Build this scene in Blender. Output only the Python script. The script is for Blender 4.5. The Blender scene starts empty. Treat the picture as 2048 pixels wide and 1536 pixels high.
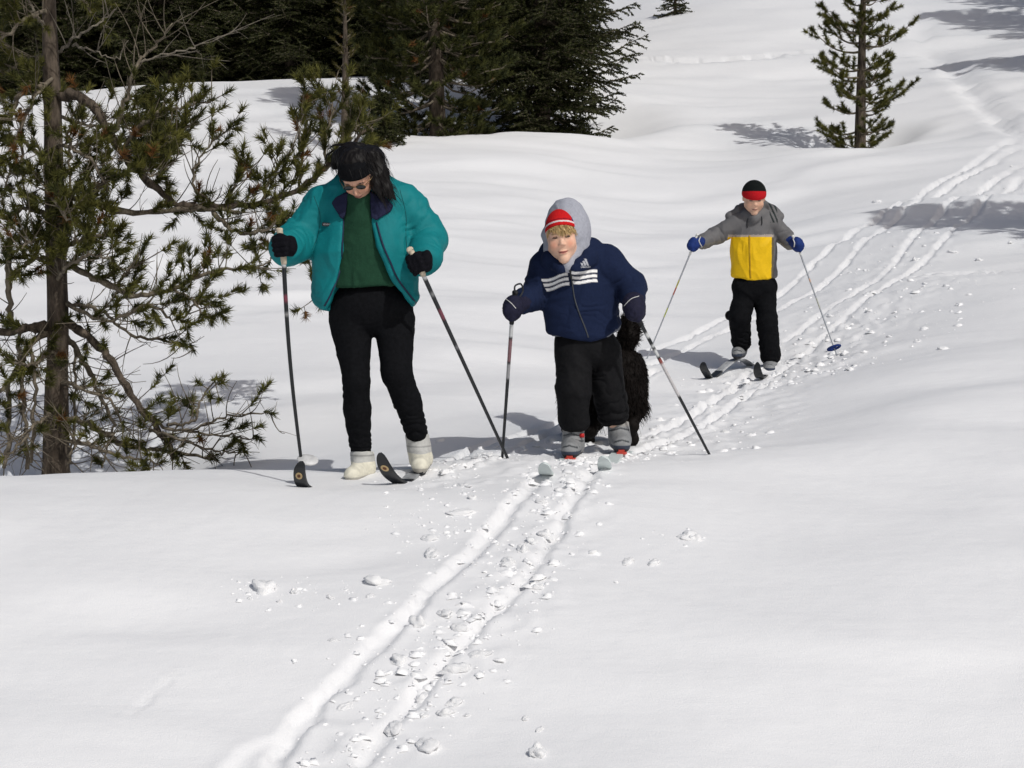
import bpy, math, random
import numpy as np
from mathutils import Vector, Matrix
from mathutils.bvhtree import BVHTree

# ------------------------------------------------------------------ camera, light, exposure
scene = bpy.context.scene
col = scene.collection
CAM_Z, PITCH, FPX = 1.7, math.radians(4.0), 3780.0
cam_data = bpy.data.cameras.new("camera")
cam_data.sensor_width = 36.0
cam_data.lens = FPX / 2048.0 * 36.0
cam_data.clip_end = 2000
cam_data.clip_start = 0.1
cam = bpy.data.objects.new("camera", cam_data)
cam.location = (0, 0, CAM_Z)
cam.rotation_euler = (math.pi / 2 - PITCH, 0, 0)
col.objects.link(cam)
scene.camera = cam

SUN_EL = math.radians(47)
SUN_DIR_H = Vector((0.60, -0.80, 0)).normalized()          # horizontal direction towards the sun
world = bpy.data.worlds.new("World")
scene.world = world
world.use_nodes = True
wn = world.node_tree.nodes
sky = wn.new("ShaderNodeTexSky")
sky.sky_type = 'NISHITA'
sky.sun_disc = False
sky.sun_elevation = SUN_EL
sky.sun_rotation = math.atan2(SUN_DIR_H.x, SUN_DIR_H.y)
sky.altitude = 0
sky.dust_density = 4.0
sky.ozone_density = 0.6
world.node_tree.links.new(sky.outputs[0], wn["Background"].inputs[0])
wn["Background"].inputs[1].default_value = 0.074

sun_data = bpy.data.lights.new("sun", 'SUN')
sun_data.energy = 2.6
sun_data.angle = math.radians(0.5)
sun_data.color = (1.0, 0.998, 0.975)
sun = bpy.data.objects.new("sun", sun_data)
to_sun = Vector((SUN_DIR_H.x * math.cos(SUN_EL), SUN_DIR_H.y * math.cos(SUN_EL), math.sin(SUN_EL)))
sun.rotation_euler = to_sun.to_track_quat('Z', 'Y').to_euler()
sun.location = (20, -20, 30)
col.objects.link(sun)

scene.view_settings.view_transform = 'Standard'
scene.view_settings.look = 'None'
scene.view_settings.exposure = -0.28
scene.view_settings.gamma = 1.0

# ------------------------------------------------------------------ helpers
rng = np.random.default_rng(11)
random.seed(5)
CP, SP = math.cos(PITCH), math.sin(PITCH)

def P(px, py, Y):
    """world point seen at photo pixel (px, py) at distance Y in front of the camera"""
    a = (px - 1024.0) / FPX
    b = (768.0 - py) / FPX
    k = Y / (CP + b * SP)
    return np.array((a * k, Y, CAM_Z + (-SP + b * CP) * k))

def hash3(ix, iy, iz, seed):
    with np.errstate(over='ignore'):
        h = (ix.astype(np.uint32) * np.uint32(374761393) + iy.astype(np.uint32) * np.uint32(668265263)
             + iz.astype(np.uint32) * np.uint32(2147483647) + np.uint32(seed * 974711 + 17))
        h = (h ^ (h >> np.uint32(13))) * np.uint32(1274126177)
        h = h ^ (h >> np.uint32(16))
        h = h * np.uint32(2246822519)
        h = h ^ (h >> np.uint32(15))
    return (h & np.uint32(0xffffff)).astype(np.float32) / float(0xffffff) * 2 - 1

def noise3(p, seed=0):
    p = np.asarray(p, dtype=np.float64)
    f = np.floor(p); i = f.astype(np.int64); t = p - f
    u = t * t * t * (t * (t * 6 - 15) + 10)
    r = 0
    for dx in (0, 1):
        wx = u[:, 0] if dx else 1 - u[:, 0]
        for dy in (0, 1):
            wy = u[:, 1] if dy else 1 - u[:, 1]
            for dz in (0, 1):
                wz = u[:, 2] if dz else 1 - u[:, 2]
                r = r + wx * wy * wz * hash3(i[:, 0] + dx, i[:, 1] + dy, i[:, 2] + dz, seed)
    return r

def noise2(x, y, seed=0):
    fx, fy = np.floor(x), np.floor(y)
    ix, iy = fx.astype(np.int64), fy.astype(np.int64)
    tx, ty = x - fx, y - fy
    ux = tx * tx * tx * (tx * (tx * 6 - 15) + 10); uy = ty * ty * ty * (ty * (ty * 6 - 15) + 10)
    z = np.zeros_like(ix)
    a = hash3(ix, iy, z, seed); b = hash3(ix + 1, iy, z, seed)
    c = hash3(ix, iy + 1, z, seed); d = hash3(ix + 1, iy + 1, z, seed)
    return (a * (1 - ux) + b * ux) * (1 - uy) + (c * (1 - ux) + d * ux) * uy

def fbm3(p, oct=3, seed=0):
    r = 0; a = 1.0
    for o in range(oct):
        r = r + a * noise3(np.asarray(p) * 2 ** o, seed + o); a *= 0.5
    return r

def mesh_from(name, verts, faces, smooth=True):
    """faces: array (n,k) or list of such arrays"""
    if not isinstance(faces, list): faces = [faces]
    faces = [np.asarray(f, dtype=np.int32) for f in faces if len(f)]
    me = bpy.data.meshes.new(name)
    verts = np.asarray(verts, dtype=np.float32)
    me.vertices.add(len(verts)); me.vertices.foreach_set("co", verts.ravel())
    nl = sum(f.size for f in faces); npoly = sum(len(f) for f in faces)
    me.loops.add(nl); me.polygons.add(npoly)
    me.loops.foreach_set("vertex_index", np.concatenate([f.ravel() for f in faces]))
    tot = np.concatenate([np.full(len(f), f.shape[1], dtype=np.int32) for f in faces])
    st = np.concatenate([[0], np.cumsum(tot)[:-1]]).astype(np.int32)
    me.polygons.foreach_set("loop_start", st)
    me.polygons.foreach_set("use_smooth", np.full(npoly, smooth))
    me.update(calc_edges=True)
    return me

def set_col(me, c):
    c = np.asarray(c, dtype=np.float32)
    if c.shape[1] == 3: c = np.concatenate([c, np.ones((len(c), 1), np.float32)], 1)
    a = me.color_attributes.new("Col", 'FLOAT_COLOR', 'POINT')
    a.data.foreach_set("color", c.ravel())

def link(name, me, mat=None, parent=None, loc=(0, 0, 0)):
    o = bpy.data.objects.new(name, me)
    if mat is not None and not me.materials: me.materials.append(mat)
    o.location = loc
    o.parent = parent
    col.objects.link(o)
    return o

def tag(o, label, cat, group=None):
    o["label"] = label; o["category"] = cat
    if group: o["group"] = group
    return o

def empty(name, loc):
    o = bpy.data.objects.new(name, None)
    o.empty_display_size = 0.1
    o.location = tuple(float(v) for v in loc)
    col.objects.link(o)
    return o

class MB:
    """collects tubes, triangles and quads into one mesh"""
    def __init__(s): s.v = []; s.q = []; s.t = []; s.n = 0; s.c = []
    def add(s, v, q=None, t=None, c=None):
        v = np.asarray(v, dtype=np.float64)
        if q is not None and len(q): s.q.append(np.asarray(q) + s.n)
        if t is not None and len(t): s.t.append(np.asarray(t) + s.n)
        s.v.append(v); s.n += len(v)
        if c is not None: s.c.append(np.tile(np.asarray(c, float), (len(v), 1)) if np.ndim(c) == 1 else c)
        return s
    def tube(s, pts, rad, sides=6, c=None, cap=True):
        pts = np.asarray(pts, float); n = len(pts)
        rad = np.broadcast_to(np.asarray(rad, float), (n,))
        tg = np.gradient(pts, axis=0); tg /= np.linalg.norm(tg, axis=1)[:, None] + 1e-9
        up = np.array((0., 0, 1)) if abs(tg[0][2]) < 0.9 else np.array((1., 0, 0))
        a = np.cross(tg[0], up); a /= np.linalg.norm(a) + 1e-9
        ang = np.linspace(0, 2 * math.pi, sides, endpoint=False)
        V = []
        for i in range(n):
            a = a - tg[i] * np.dot(a, tg[i]); a /= np.linalg.norm(a) + 1e-9
            b = np.cross(tg[i], a)
            V.append(pts[i] + rad[i] * (np.cos(ang)[:, None] * a + np.sin(ang)[:, None] * b))
        V = np.concatenate(V)
        i0 = np.arange(sides); i1 = (i0 + 1) % sides
        q = np.concatenate([np.stack([k * sides + i0, k * sides + i1, (k + 1) * sides + i1, (k + 1) * sides + i0], 1) for k in range(n - 1)])
        t = None
        if cap:
            V = np.concatenate([V, pts[:1], pts[-1:]])
            t = np.concatenate([np.stack([i1, i0, np.full(sides, n * sides)], 1),
                                np.stack([(n - 1) * sides + i0, (n - 1) * sides + i1, np.full(sides, n * sides + 1)], 1)])
        return s.add(V, q, t, c)
    def box(s, c, half, R=None, col_=None):
        k = np.array([(x, y, z) for x in (-1, 1) for y in (-1, 1) for z in (-1, 1)], float) * np.asarray(half)
        if R is not None: k = k @ np.asarray(R).T
        q = np.array([(0, 1, 3, 2), (4, 6, 7, 5), (0, 4, 5, 1), (2, 3, 7, 6), (0, 2, 6, 4), (1, 5, 7, 3)])
        return s.add(k + np.asarray(c), q, None, col_)
    def mesh(s, name, smooth=True):
        me = mesh_from(name, np.concatenate(s.v), [np.concatenate(s.q) if s.q else np.zeros((0, 4), int), np.concatenate(s.t) if s.t else np.zeros((0, 3), int)], smooth)
        if s.c: set_col(me, np.concatenate(s.c))
        return me
    def build(s, name, mat, parent=None, smooth=True, loc=(0, 0, 0)):
        return link(name, s.mesh(name, smooth), mat, parent, loc)

def spline(pts, n):
    """Catmull-Rom resample"""
    p = np.asarray(pts, float)
    if len(p) == 2: return p[0] + (p[1] - p[0]) * np.linspace(0, 1, n)[:, None]
    q = np.concatenate([[2 * p[0] - p[1]], p, [2 * p[-1] - p[-2]]])
    t = np.linspace(0, len(p) - 1 - 1e-6, n); i = t.astype(int); f = (t - i)[:, None]
    a, b, c, d = q[i], q[i + 1], q[i + 2], q[i + 3]
    return 0.5 * (2 * b + (c - a) * f + (2 * a - 5 * b + 4 * c - d) * f ** 2 + (3 * b - a - 3 * c + d) * f ** 3)

# ------------------------------------------------------------------ materials
def new_mat(name, rough=0.8, spec=0.3):
    m = bpy.data.materials.new(name); m.use_nodes = True
    b = m.node_tree.nodes["Principled BSDF"]
    b.inputs["Roughness"].default_value = rough
    b.inputs["Specular IOR Level"].default_value = spec
    return m, m.node_tree.nodes, m.node_tree.links, b

def bump_on(m, scale, dist, strength=0.6, detail=3, stretch=None):
    n, l = m.node_tree.nodes, m.node_tree.links
    b = n["Principled BSDF"]
    tc = n.new("ShaderNodeTexCoord"); src = tc.outputs["Object"]
    if stretch:
        mp = n.new("ShaderNodeMapping"); mp.inputs["Scale"].default_value = stretch
        l.new(src, mp.inputs[0]); src = mp.outputs[0]
    t = n.new("ShaderNodeTexNoise"); t.inputs["Scale"].default_value = scale; t.inputs["Detail"].default_value = detail
    l.new(src, t.inputs["Vector"])
    bp = n.new("ShaderNodeBump"); bp.inputs["Distance"].default_value = dist; bp.inputs["Strength"].default_value = strength
    l.new(t.outputs[0], bp.inputs["Height"]); l.new(bp.outputs[0], b.inputs["Normal"])
    return m

def plain(name, c, rough=0.8, spec=0.3, var=0.12, scale=30, bump=None, metal=0.0):
    """one colour with a procedural mottling"""
    m, n, l, b = new_mat(name, rough, spec)
    tc = n.new("ShaderNodeTexCoord"); t = n.new("ShaderNodeTexNoise")
    t.inputs["Scale"].default_value = scale; t.inputs["Detail"].default_value = 4
    l.new(tc.outputs["Object"], t.inputs["Vector"])
    r = n.new("ShaderNodeValToRGB")
    r.color_ramp.elements[0].position = 0.3; r.color_ramp.elements[1].position = 0.7
    r.color_ramp.elements[0].color = tuple(v * (1 - var) for v in c) + (1,)
    r.color_ramp.elements[1].color = tuple(min(1, v * (1 + var)) for v in c) + (1,)
    l.new(t.outputs[0], r.inputs[0]); l.new(r.outputs[0], b.inputs["Base Color"])
    b.inputs["Metallic"].default_value = metal
    if bump: bump_on(m, *bump)
    return m

def vcol(name, rough=0.8, spec=0.3, var=0.1, scale=60, bump=None):
    """colour from the mesh's own colour attribute, with a procedural mottling"""
    m, n, l, b = new_mat(name, rough, spec)
    at = n.new("ShaderNodeAttribute"); at.attribute_name = "Col"
    tc = n.new("ShaderNodeTexCoord"); t = n.new("ShaderNodeTexNoise")
    t.inputs["Scale"].default_value = scale; t.inputs["Detail"].default_value = 3
    l.new(tc.outputs["Object"], t.inputs["Vector"])
    mr = n.new("ShaderNodeMapRange"); mr.inputs["From Min"].default_value = 0.3; mr.inputs["From Max"].default_value = 0.7
    mr.inputs["To Min"].default_value = 1 - var; mr.inputs["To Max"].default_value = 1 + var
    l.new(t.outputs[0], mr.inputs[0])
    vm = n.new("ShaderNodeVectorMath"); vm.operation = 'SCALE'
    l.new(at.outputs["Color"], vm.inputs[0]); l.new(mr.outputs[0], vm.inputs["Scale"])
    l.new(vm.outputs[0], b.inputs["Base Color"])
    if bump: bump_on(m, *bump)
    return m

# ------------------------------------------------------------------ the snow ground
zY = np.array([-400, -40, 0, 4, 5.2, 6, 7, 8.0, 8.5, 9, 10, 11.3, 13, 15, 18, 21, 24.5, 28.5, 33, 38.5, 60, 110, 180, 600.])
zZ = np.array([0, 0, 0, 0, .0, .06, .30, .54, .61, .64, .68, .76, .92, 1.22, 1.75, 2.3, 3.02, 3.98, 5.2, 6.75, 12, 22, 28, 30.])
_yy = np.linspace(-400, 600, 20001)
_zz = np.interp(_yy, zY, zZ)
_k = np.hanning(41); _k /= _k.sum()
_zs = np.convolve(np.pad(_zz, 20, mode='edge'), _k, 'valid')
def z0(Y): return np.interp(Y, _yy, _zs)

# what the photograph shows of the slope: (pixel x, pixel y, distance)
GP = []
for px, prof in {
    -500: [(1536, 6), (1250, 7.0), (1000, 8.3), (925, 9.9), (850, 11.3), (700, 13.7), (500, 18), (400, 20.5), (250, 26)],
    50:  [(1536, 6), (1250, 7.0), (1100, 7.75), (1000, 8.4), (930, 9.7), (850, 11.2), (700, 13.6), (500, 17.6), (400, 20.2), (300, 24), (190, 30)],
    450: [(1536, 6), (1250, 7.0), (1100, 7.75), (985, 8.45), (925, 9.9), (850, 11.0), (700, 13.3), (500, 17.4), (400, 20), (300, 23.6), (165, 31)],
    750: [(1536, 6), (1250, 7.0), (1100, 7.75), (985, 8.45), (955, 9.1), (905, 9.9), (850, 10.7), (700, 13.2), (500, 17.4), (400, 20), (280, 24)],
    1120: [(1536, 6), (1250, 7.0), (1100, 7.7), (1000, 8.3), (940, 8.78), (912, 9.3), (850, 10.4), (735, 12.8), (600, 15.5), (500, 17.8), (400, 20.5), (262, 25)],
    1500: [(1536, 6), (1250, 7.0), (1100, 7.8), (1000, 8.4), (915, 9.1), (850, 10.3), (800, 11.3), (735, 13), (600, 15.5), (500, 18), (400, 21), (300, 24.5), (200, 28.5), (100, 33), (0, 38.5)],
    1780: [(1536, 6), (1250, 7.0), (1000, 8.4), (900, 9.15), (800, 10.4), (700, 12.2), (600, 14.2), (520, 16), (440, 18.2), (285, 23.8), (130, 31), (0, 38)],
    2048: [(1536, 6), (1250, 7.05), (1000, 8.4), (900, 9.1), (800, 10.1), (700, 11.5), (600, 13.2), (520, 15.2), (440, 17.3), (270, 22.5), (140, 28), (0, 37)],
    2500: [(1536, 6), (1250, 7.05), (1000, 8.4), (800, 10.1), (600, 13.2), (440, 17.3), (270, 22.5), (140, 28)],
}.items():
    for py, Y in prof: GP.append(P(px, py, Y))
# forest floor behind the bank on the left, hidden from the path
for X, Y, Z in [(-9, 36, 4.1), (-5.5, 36, 4.2), (-3, 36, 4.6), (-9, 42, 4.6), (-5, 42, 4.9), (-2, 42, 5.6), (-14, 36, 4.2), (-14, 28, 3.6)]:
    GP.append(np.array((X, Y, Z)))
for q in [(1640, 288, 23.6), (1720, 286, 23.7), (1800, 284, 23.7), (800, 276, 24.2), (870, 272, 24.3), (960, 268, 24.5), (1040, 264, 24.7), (1085, 256, 25.0), (1225, 192, 28.2), (1290, 165, 29.8)]: GP.append(P(*q))
GP = np.array(GP)
def _warp(X, Y):            # distances stretched so that far control points reach further
    r = np.log(np.maximum(Y, 1.0) / 6 + 0.6) * 7.0
    return X / (np.maximum(Y, 4.0) / 9.0) * 1.0, r
_gu, _gv = _warp(GP[:, 0], GP[:, 1])
def _kern(r2): 
    r = np.sqrt(r2) / 4.2
    return np.where(r < 1, (1 - np.minimum(r, 1)) ** 4 * (4 * r + 1), 0)
_A = _kern((_gu[:, None] - _gu) ** 2 + (_gv[:, None] - _gv) ** 2) + np.eye(len(GP)) * 0.004
_W = np.linalg.solve(_A, GP[:, 2] - z0(GP[:, 1]))

DIPS = []       # hollows melted round trunks: x, y, radius, depth
def zbase(X, Y):
    X = np.asarray(X, float); Y = np.asarray(Y, float)
    sh = X.shape; x = X.ravel(); y = Y.ravel()
    out = z0(y)
    u, v = _warp(x, y)
    for i in range(0, len(x), 20000):
        sl = slice(i, i + 20000)
        out[sl] += _kern((u[sl, None] - _gu) ** 2 + (v[sl, None] - _gv) ** 2) @ _W
    for dx, dy, r, dep in DIPS:
        q = ((x - dx) ** 2 + (y - dy) ** 2) / (r * r)
        out -= dep * np.exp(-q * q)
    return out.reshape(sh)

_Ys = np.geomspace(4.5, 90, 1500)
def G(px, py):
    """point of the ground seen at photo pixel (px, py)"""
    b = (768.0 - py) / FPX
    k = _Ys / (CP + b * SP)
    X = (px - 1024.0) / FPX * k
    Z = CAM_Z + (-SP + b * CP) * k
    g = zbase(X, _Ys)
    hit = np.nonzero(Z < g)[0]
    i = hit[0] if len(hit) else len(_Ys) - 1
    return np.array((X[i], _Ys[i], g[i]))
def ground(x, y): return float(zbase(np.array([x]), np.array([y]))[0])

# hollows
LEFT_PINE = np.array((-2.53, 10.45))
DIPS += [(LEFT_PINE[0], LEFT_PINE[1] + .1, .85, .22)]
RT = P(1722, 283, 24.3); DIPS += [(RT[0], RT[1] + .45, .8, .25)]
T1 = P(872, 268, 24.9); T2 = P(1085, 240, 26.3)
DIPS += [(T1[0], T1[1] + .6, .9, .25), (T2[0] + .1, T2[1] + .4, 1.5, .45)]

# tracks: (points in pixels, half width m, depth m)
TR = []
def track(pts, w=.034, dep=.045, berm=.016): TR.append((np.array([G(*p)[:2] for p in pts]), w, dep, berm))
track([(1082, 958), (1040, 1000), (1000, 1045), (950, 1110), (880, 1175), (820, 1240), (745, 1310), (690, 1355), (630, 1410), (575, 1480), (545, 1530)], .030, .026, .004)
track([(1205, 925), (1165, 975), (1135, 1025), (1110, 1075), (1070, 1140), (1030, 1195), (975, 1250), (925, 1300), (865, 1365), (800, 1430), (755, 1480), (725, 1530)], .024, .020, .005)
track([(575, 1480), (520, 1500), (480, 1533)], .045, .010, .004)
# behind the skiers
track([(1150, 900), (1240, 880), (1340, 850), (1440, 795), (1500, 745)], .025, .026, .010)
track([(1265, 905), (1370, 865), (1460, 815), (1540, 765)], .025, .026, .010)
track([(900, 930), (960, 895), (1040, 870), (1120, 840), (1230, 790), (1310, 745)], .025, .028, .008)
track([(930, 945), (1000, 915), (1090, 870), (1180, 830)], .025, .028, .008)
track([(1300, 700), (1380, 680), (1460, 645), (1560, 590), (1640, 520), (1710, 465), (1760, 440), (1840, 385), (1920, 340), (2010, 290), (2046, 275)], .021, .022, .005)
track([(1300, 735), (1390, 695), (1470, 665), (1570, 622), (1660, 560), (1720, 500), (1770, 455), (1850, 400), (1940, 345), (2030, 300)], .021, .022, .005)
track([(1570, 690), (1640, 640), (1710, 595), (1770, 550), (1830, 478), (1890, 420), (1960, 375), (2046, 325)], .021, .022, .005)
track([(1540, 755), (1620, 700), (1690, 640), (1760, 590), (1830, 540), (1890, 485), (1950, 425), (2046, 350)], .021, .022, .005)
track([(1825, 560), (1870, 548), (1930, 543), (2040, 540)], .03, .02)
track([(1845, 105), (1880, 130), (1915, 165), (1955, 205), (1985, 232), (2000, 252), (2046, 272)], .040, .040, .006)
track([(1870, 105), (1905, 130), (1945, 170), (1985, 210), (2046, 240)], .040, .040, .006)
track([(2000, 125), (2046, 150)], .040, .040, .006)
track([(1820, 22), (1838, 40), (1845, 62), (1850, 85)], .06, .04, .01)
track([(1250, 118), (1420, 124), (1560, 112), (1640, 108)], .05, .03, .01)
track([(255, 1440), (300, 1395), (355, 1345)], .010, .007, .004)
_c = [G(*p)[:2] for p in [(1150, 930), (1100, 1080), (1000, 1230), (850, 1380), (650, 1530)]]
CHURN = [(np.array(_c), .18, .009), (np.array([G(*p)[:2] for p in [(1260, 905), (1400, 850), (1560, 740), (1650, 670)]]), .34, .013),
         (np.array([G(*p)[:2] for p in [(1560, 740), (1640, 740), (1760, 640), (1900, 560)]]), .30, .009),
         (np.array([G(*p)[:2] for p in [(900, 960), (1000, 930), (1120, 880)]]), .22, .012),
         (np.array([G(*p)[:2] for p in [(1650, 640), (1800, 520), (2040, 330)]]), .35, .008)]

def poly_dist(x, y, pl, lim):
    best = np.full(x.shape, 9.0)
    pl = spline(pl, len(pl) * 5)
    for a, b in zip(pl[:-1], pl[1:]):
        m = (x > min(a[0], b[0]) - lim) & (x < max(a[0], b[0]) + lim) & (y > min(a[1], b[1]) - lim) & (y < max(a[1], b[1]) + lim)
        if not m.any(): continue
        ab = b - a; q = np.clip(((x[m] - a[0]) * ab[0] + (y[m] - a[1]) * ab[1]) / (ab @ ab + 1e-12), 0, 1)
        d = np.hypot(x[m] - a[0] - q * ab[0], y[m] - a[1] - q * ab[1])
        best[m] = np.minimum(best[m], d)
    return best

def fine(x, y):
    """relief added to the base slope: wind ripples, tracks, churned snow"""
    z = np.zeros_like(x)
    wx = x + .35 * noise2(x * .7, y * .7, 3); wy = y + .25 * noise2(x * .8 + 9, y * .8, 4)
    far = np.clip((y - 4) / 8, .75, 1.6)
    z += .028 * noise2(wx * .75 + 4, wy * 1.5 - .4 * wx, 20)
    z += .030 * far * noise2(wx * .42, wy * 1.15 + .16 * wx, 21)
    z += .0145 * np.minimum(far, 2.2) * noise2(wx * .8, wy * 2.9 + .5 * wx, 22)
    z += .0034 * noise2(wx * 1.7, wy * 6.5 + .8 * wx, 23)
    z += .0010 * noise2(x * 17, y * 17, 24)
    for pl, w, amp in CHURN:
        d = poly_dist(x, y, pl, w * 2)
        m = d < w * 2
        f = np.clip(1 - d[m] / (w * 1.6), 0, 1) ** .7
        n = noise2(x[m] * 11, y[m] * 11, 31) + .6 * noise2(x[m] * 26, y[m] * 26, 32)
        z[m] += amp * f * np.maximum(n - .05, -.35) * 1.1
    for k, (pl, w, dep, berm) in enumerate(TR):
        L = w * 8
        d = poly_dist(x, y, pl, L)
        m = d < L
        if not m.any(): continue
        xm, ym, dm = x[m], y[m], d[m]
        wf = np.clip(ym / 14, 1, 2.0); dm = dm / wf
        dm = dm + .012 * noise2(xm * 9, ym * 9, 40 + k) + .009 * noise2(xm * 27, ym * 27, 60 + k)
        t = np.clip((dm - w * .6) / (w * .75), 0, 1); t = t * t * (3 - 2 * t)
        g = -dep * (1 - t) * (1 + .25 * noise2(xm * 4, ym * 4, 80 + k))
        rim = np.exp(-((dm - w * 1.75) / (w * .55)) ** 2) * berm * np.clip(.7 + 1.3 * noise2(xm * 8, ym * 8, 90 + k), 0, 2)
        z[m] += (g + rim) * wf
    return z

def axis(lo, d0, d1, hi, h, grow):
    a = list(np.arange(d0, d1, h)); s = h
    while a[-1] < hi: s *= grow; a.append(a[-1] + s)
    b = [d0]; s = h
    while b[-1] > lo: s *= grow; b.append(b[-1] - s)
    return np.array(b[:0:-1] + a)
gx = axis(-260, -2.1, 5.0, 260, .0205, 1.09)
gy = []; y = 5.3
while y < 420: gy.append(y); y += max(.0190, .0190 * (y / 9.0) ** 1.5) if y < 30 else .15 * (y / 30) ** 3
b = 5.3; s = .02
while b > -150: s *= 1.12; b -= s; gy.insert(0, b)
gy = np.array(gy)
GXm, GYm = np.meshgrid(gx, gy)
Zg = zbase(GXm, GYm)
xf, yf = GXm.ravel(), GYm.ravel()
near = (np.abs(xf) < 30) & (yf > 3) & (yf < 75)
add = np.zeros_like(xf); add[near] = fine(xf[near], yf[near])
Zg = Zg.ravel() + add
nx_, ny_ = len(gx), len(gy)
ii = (np.arange(ny_ - 1)[:, None] * nx_ + np.arange(nx_ - 1)).ravel()
me = mesh_from("snow_ground", np.stack([xf, yf, Zg], 1), np.stack([ii, ii + 1, ii + nx_ + 1, ii + nx_], 1))
print("ground verts", len(xf))

snow, n, l, b_ = new_mat("snow", 0.62, 0.25)
tc = n.new("ShaderNodeTexCoord")
t1 = n.new("ShaderNodeTexNoise"); t1.inputs["Scale"].default_value = 3.0; t1.inputs["Detail"].default_value = 5
l.new(tc.outputs["Object"], t1.inputs["Vector"])
r1 = n.new("ShaderNodeValToRGB")
r1.color_ramp.elements[0].color = (.83, .83, .84, 1); r1.color_ramp.elements[1].color = (.875, .875, .88, 1)
l.new(t1.outputs[0], r1.inputs[0]); l.new(r1.outputs[0], b_.inputs["Base Color"])
mp = n.new("ShaderNodeMapping"); mp.inputs["Scale"].default_value = (.6, 1.6, 1)
l.new(tc.outputs["Object"], mp.inputs[0])
t2 = n.new("ShaderNodeTexNoise"); t2.inputs["Scale"].default_value = 14; t2.inputs["Detail"].default_value = 6
l.new(mp.outputs[0], t2.inputs["Vector"])
t3 = n.new("ShaderNodeTexNoise"); t3.inputs["Scale"].default_value = 160; t3.inputs["Detail"].default_value = 2
l.new(tc.outputs["Object"], t3.inputs["Vector"])
bp1 = n.new("ShaderNodeBump"); bp1.inputs["Distance"].default_value = .006; bp1.inputs["Strength"].default_value = .45
l.new(t2.outputs[0], bp1.inputs["Height"])
bp2 = n.new("ShaderNodeBump"); bp2.inputs["Distance"].default_value = .003; bp2.inputs["Strength"].default_value = .5
l.new(t3.outputs[0], bp2.inputs["Height"]); l.new(bp1.outputs[0], bp2.inputs["Normal"]); l.new(bp2.outputs[0], b_.inputs["Normal"])
snow_loose = snow.copy(); snow_loose.name = "loose_snow"; _b = snow_loose.node_tree.nodes["Principled BSDF"]
for _n in snow_loose.node_tree.nodes:
    if _n.type == "VALTORGB": _n.color_ramp.elements[0].color = (.91, .91, .915, 1); _n.color_ramp.elements[1].color = (.94, .94, .945, 1)
g_ob = link("snow_ground", me, snow); g_ob["kind"] = "structure"

# ------------------------------------------------------------------ trees
def bark_mat(name, c0, c1, scale=26):
    m, n, l, b = new_mat(name, .92, .15)
    tc = n.new("ShaderNodeTexCoord"); mp = n.new("ShaderNodeMapping"); mp.inputs["Scale"].default_value = (1, 1, .28)
    l.new(tc.outputs["Object"], mp.inputs[0])
    t = n.new("ShaderNodeTexNoise"); t.inputs["Scale"].default_value = scale; t.inputs["Detail"].default_value = 6; t.inputs["Roughness"].default_value = .7
    l.new(mp.outputs[0], t.inputs["Vector"])
    r = n.new("ShaderNodeValToRGB")
    r.color_ramp.elements[0].position = .36; r.color_ramp.elements[1].position = .66
    r.color_ramp.elements[0].color = c0 + (1,); r.color_ramp.elements[1].color = c1 + (1,)
    l.new(t.outputs[0], r.inputs[0]); l.new(r.outputs[0], b.inputs["Base Color"])
    bp = n.new("ShaderNodeBump"); bp.inputs["Distance"].default_value = .015; bp.inputs["Strength"].default_value = .9
    l.new(t.outputs[0], bp.inputs["Height"]); l.new(bp.outputs[0], b.inputs["Normal"])
    return m
BARK = bark_mat("pine_bark", (.035, .028, .022), (.15, .118, .09))
TWIG = bark_mat("twig_bark", (.09, .075, .055), (.26, .22, .165), 40)
DEAD = bark_mat("bare_wood", (.10, .085, .068), (.27, .24, .19), 40)
NEEDLE = vcol("pine_needles", .65, .15, .25, 9)
NEEDLE.node_tree.nodes["Principled BSDF"].inputs["Subsurface Weight"].default_value = 0

def unit(v): return v / (np.linalg.norm(v, axis=-1, keepdims=True) + 1e-9)

def needles(pos, dirs, n, L, w, back, amin, amax, c0, c1, r, rust=.0):
    """n needles per tuft: thin triangles leaving the shoot behind the tip; returns verts, tris, colours"""
    m = len(pos)
    pos = np.repeat(pos, n, 0); d = unit(np.repeat(dirs, n, 0))
    tint = np.repeat(r.random((m, 1)), n, 0); rs = np.repeat(r.random((m, 1)) < rust, n, 0)
    N = len(pos)
    rv = unit(r.normal(size=(N, 3))); side = unit(rv - d * (rv * d).sum(1, keepdims=True))
    a = np.radians(amin + (amax - amin) * r.random((N, 1)))
    nd = unit(d * np.cos(a) + side * np.sin(a) + np.array((0, 0, .06)))
    base = pos - d * (back * r.random((N, 1)))
    ln = L * (.7 + .45 * r.random((N, 1)))
    tip = base + nd * ln
    wv = unit(np.cross(nd, unit(r.normal(size=(N, 3))))) * w * .5
    V = np.stack([base - wv, base + wv, tip], 1).reshape(-1, 3)
    T = np.arange(3 * N).reshape(-1, 3)
    t = np.clip(tint * .7 + .45 * r.random((N, 1)) - .05, 0, 1)
    C = np.asarray(c0) * (1 - t) + np.asarray(c1) * t
    C = np.where(rs, np.array((.16, .075, .025)) * (.6 + .6 * t), C)
    return V, T, np.repeat(C, 3, 0)

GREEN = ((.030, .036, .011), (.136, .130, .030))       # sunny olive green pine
DARK = ((.010, .015, .006), (.060, .066, .020))

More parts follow.
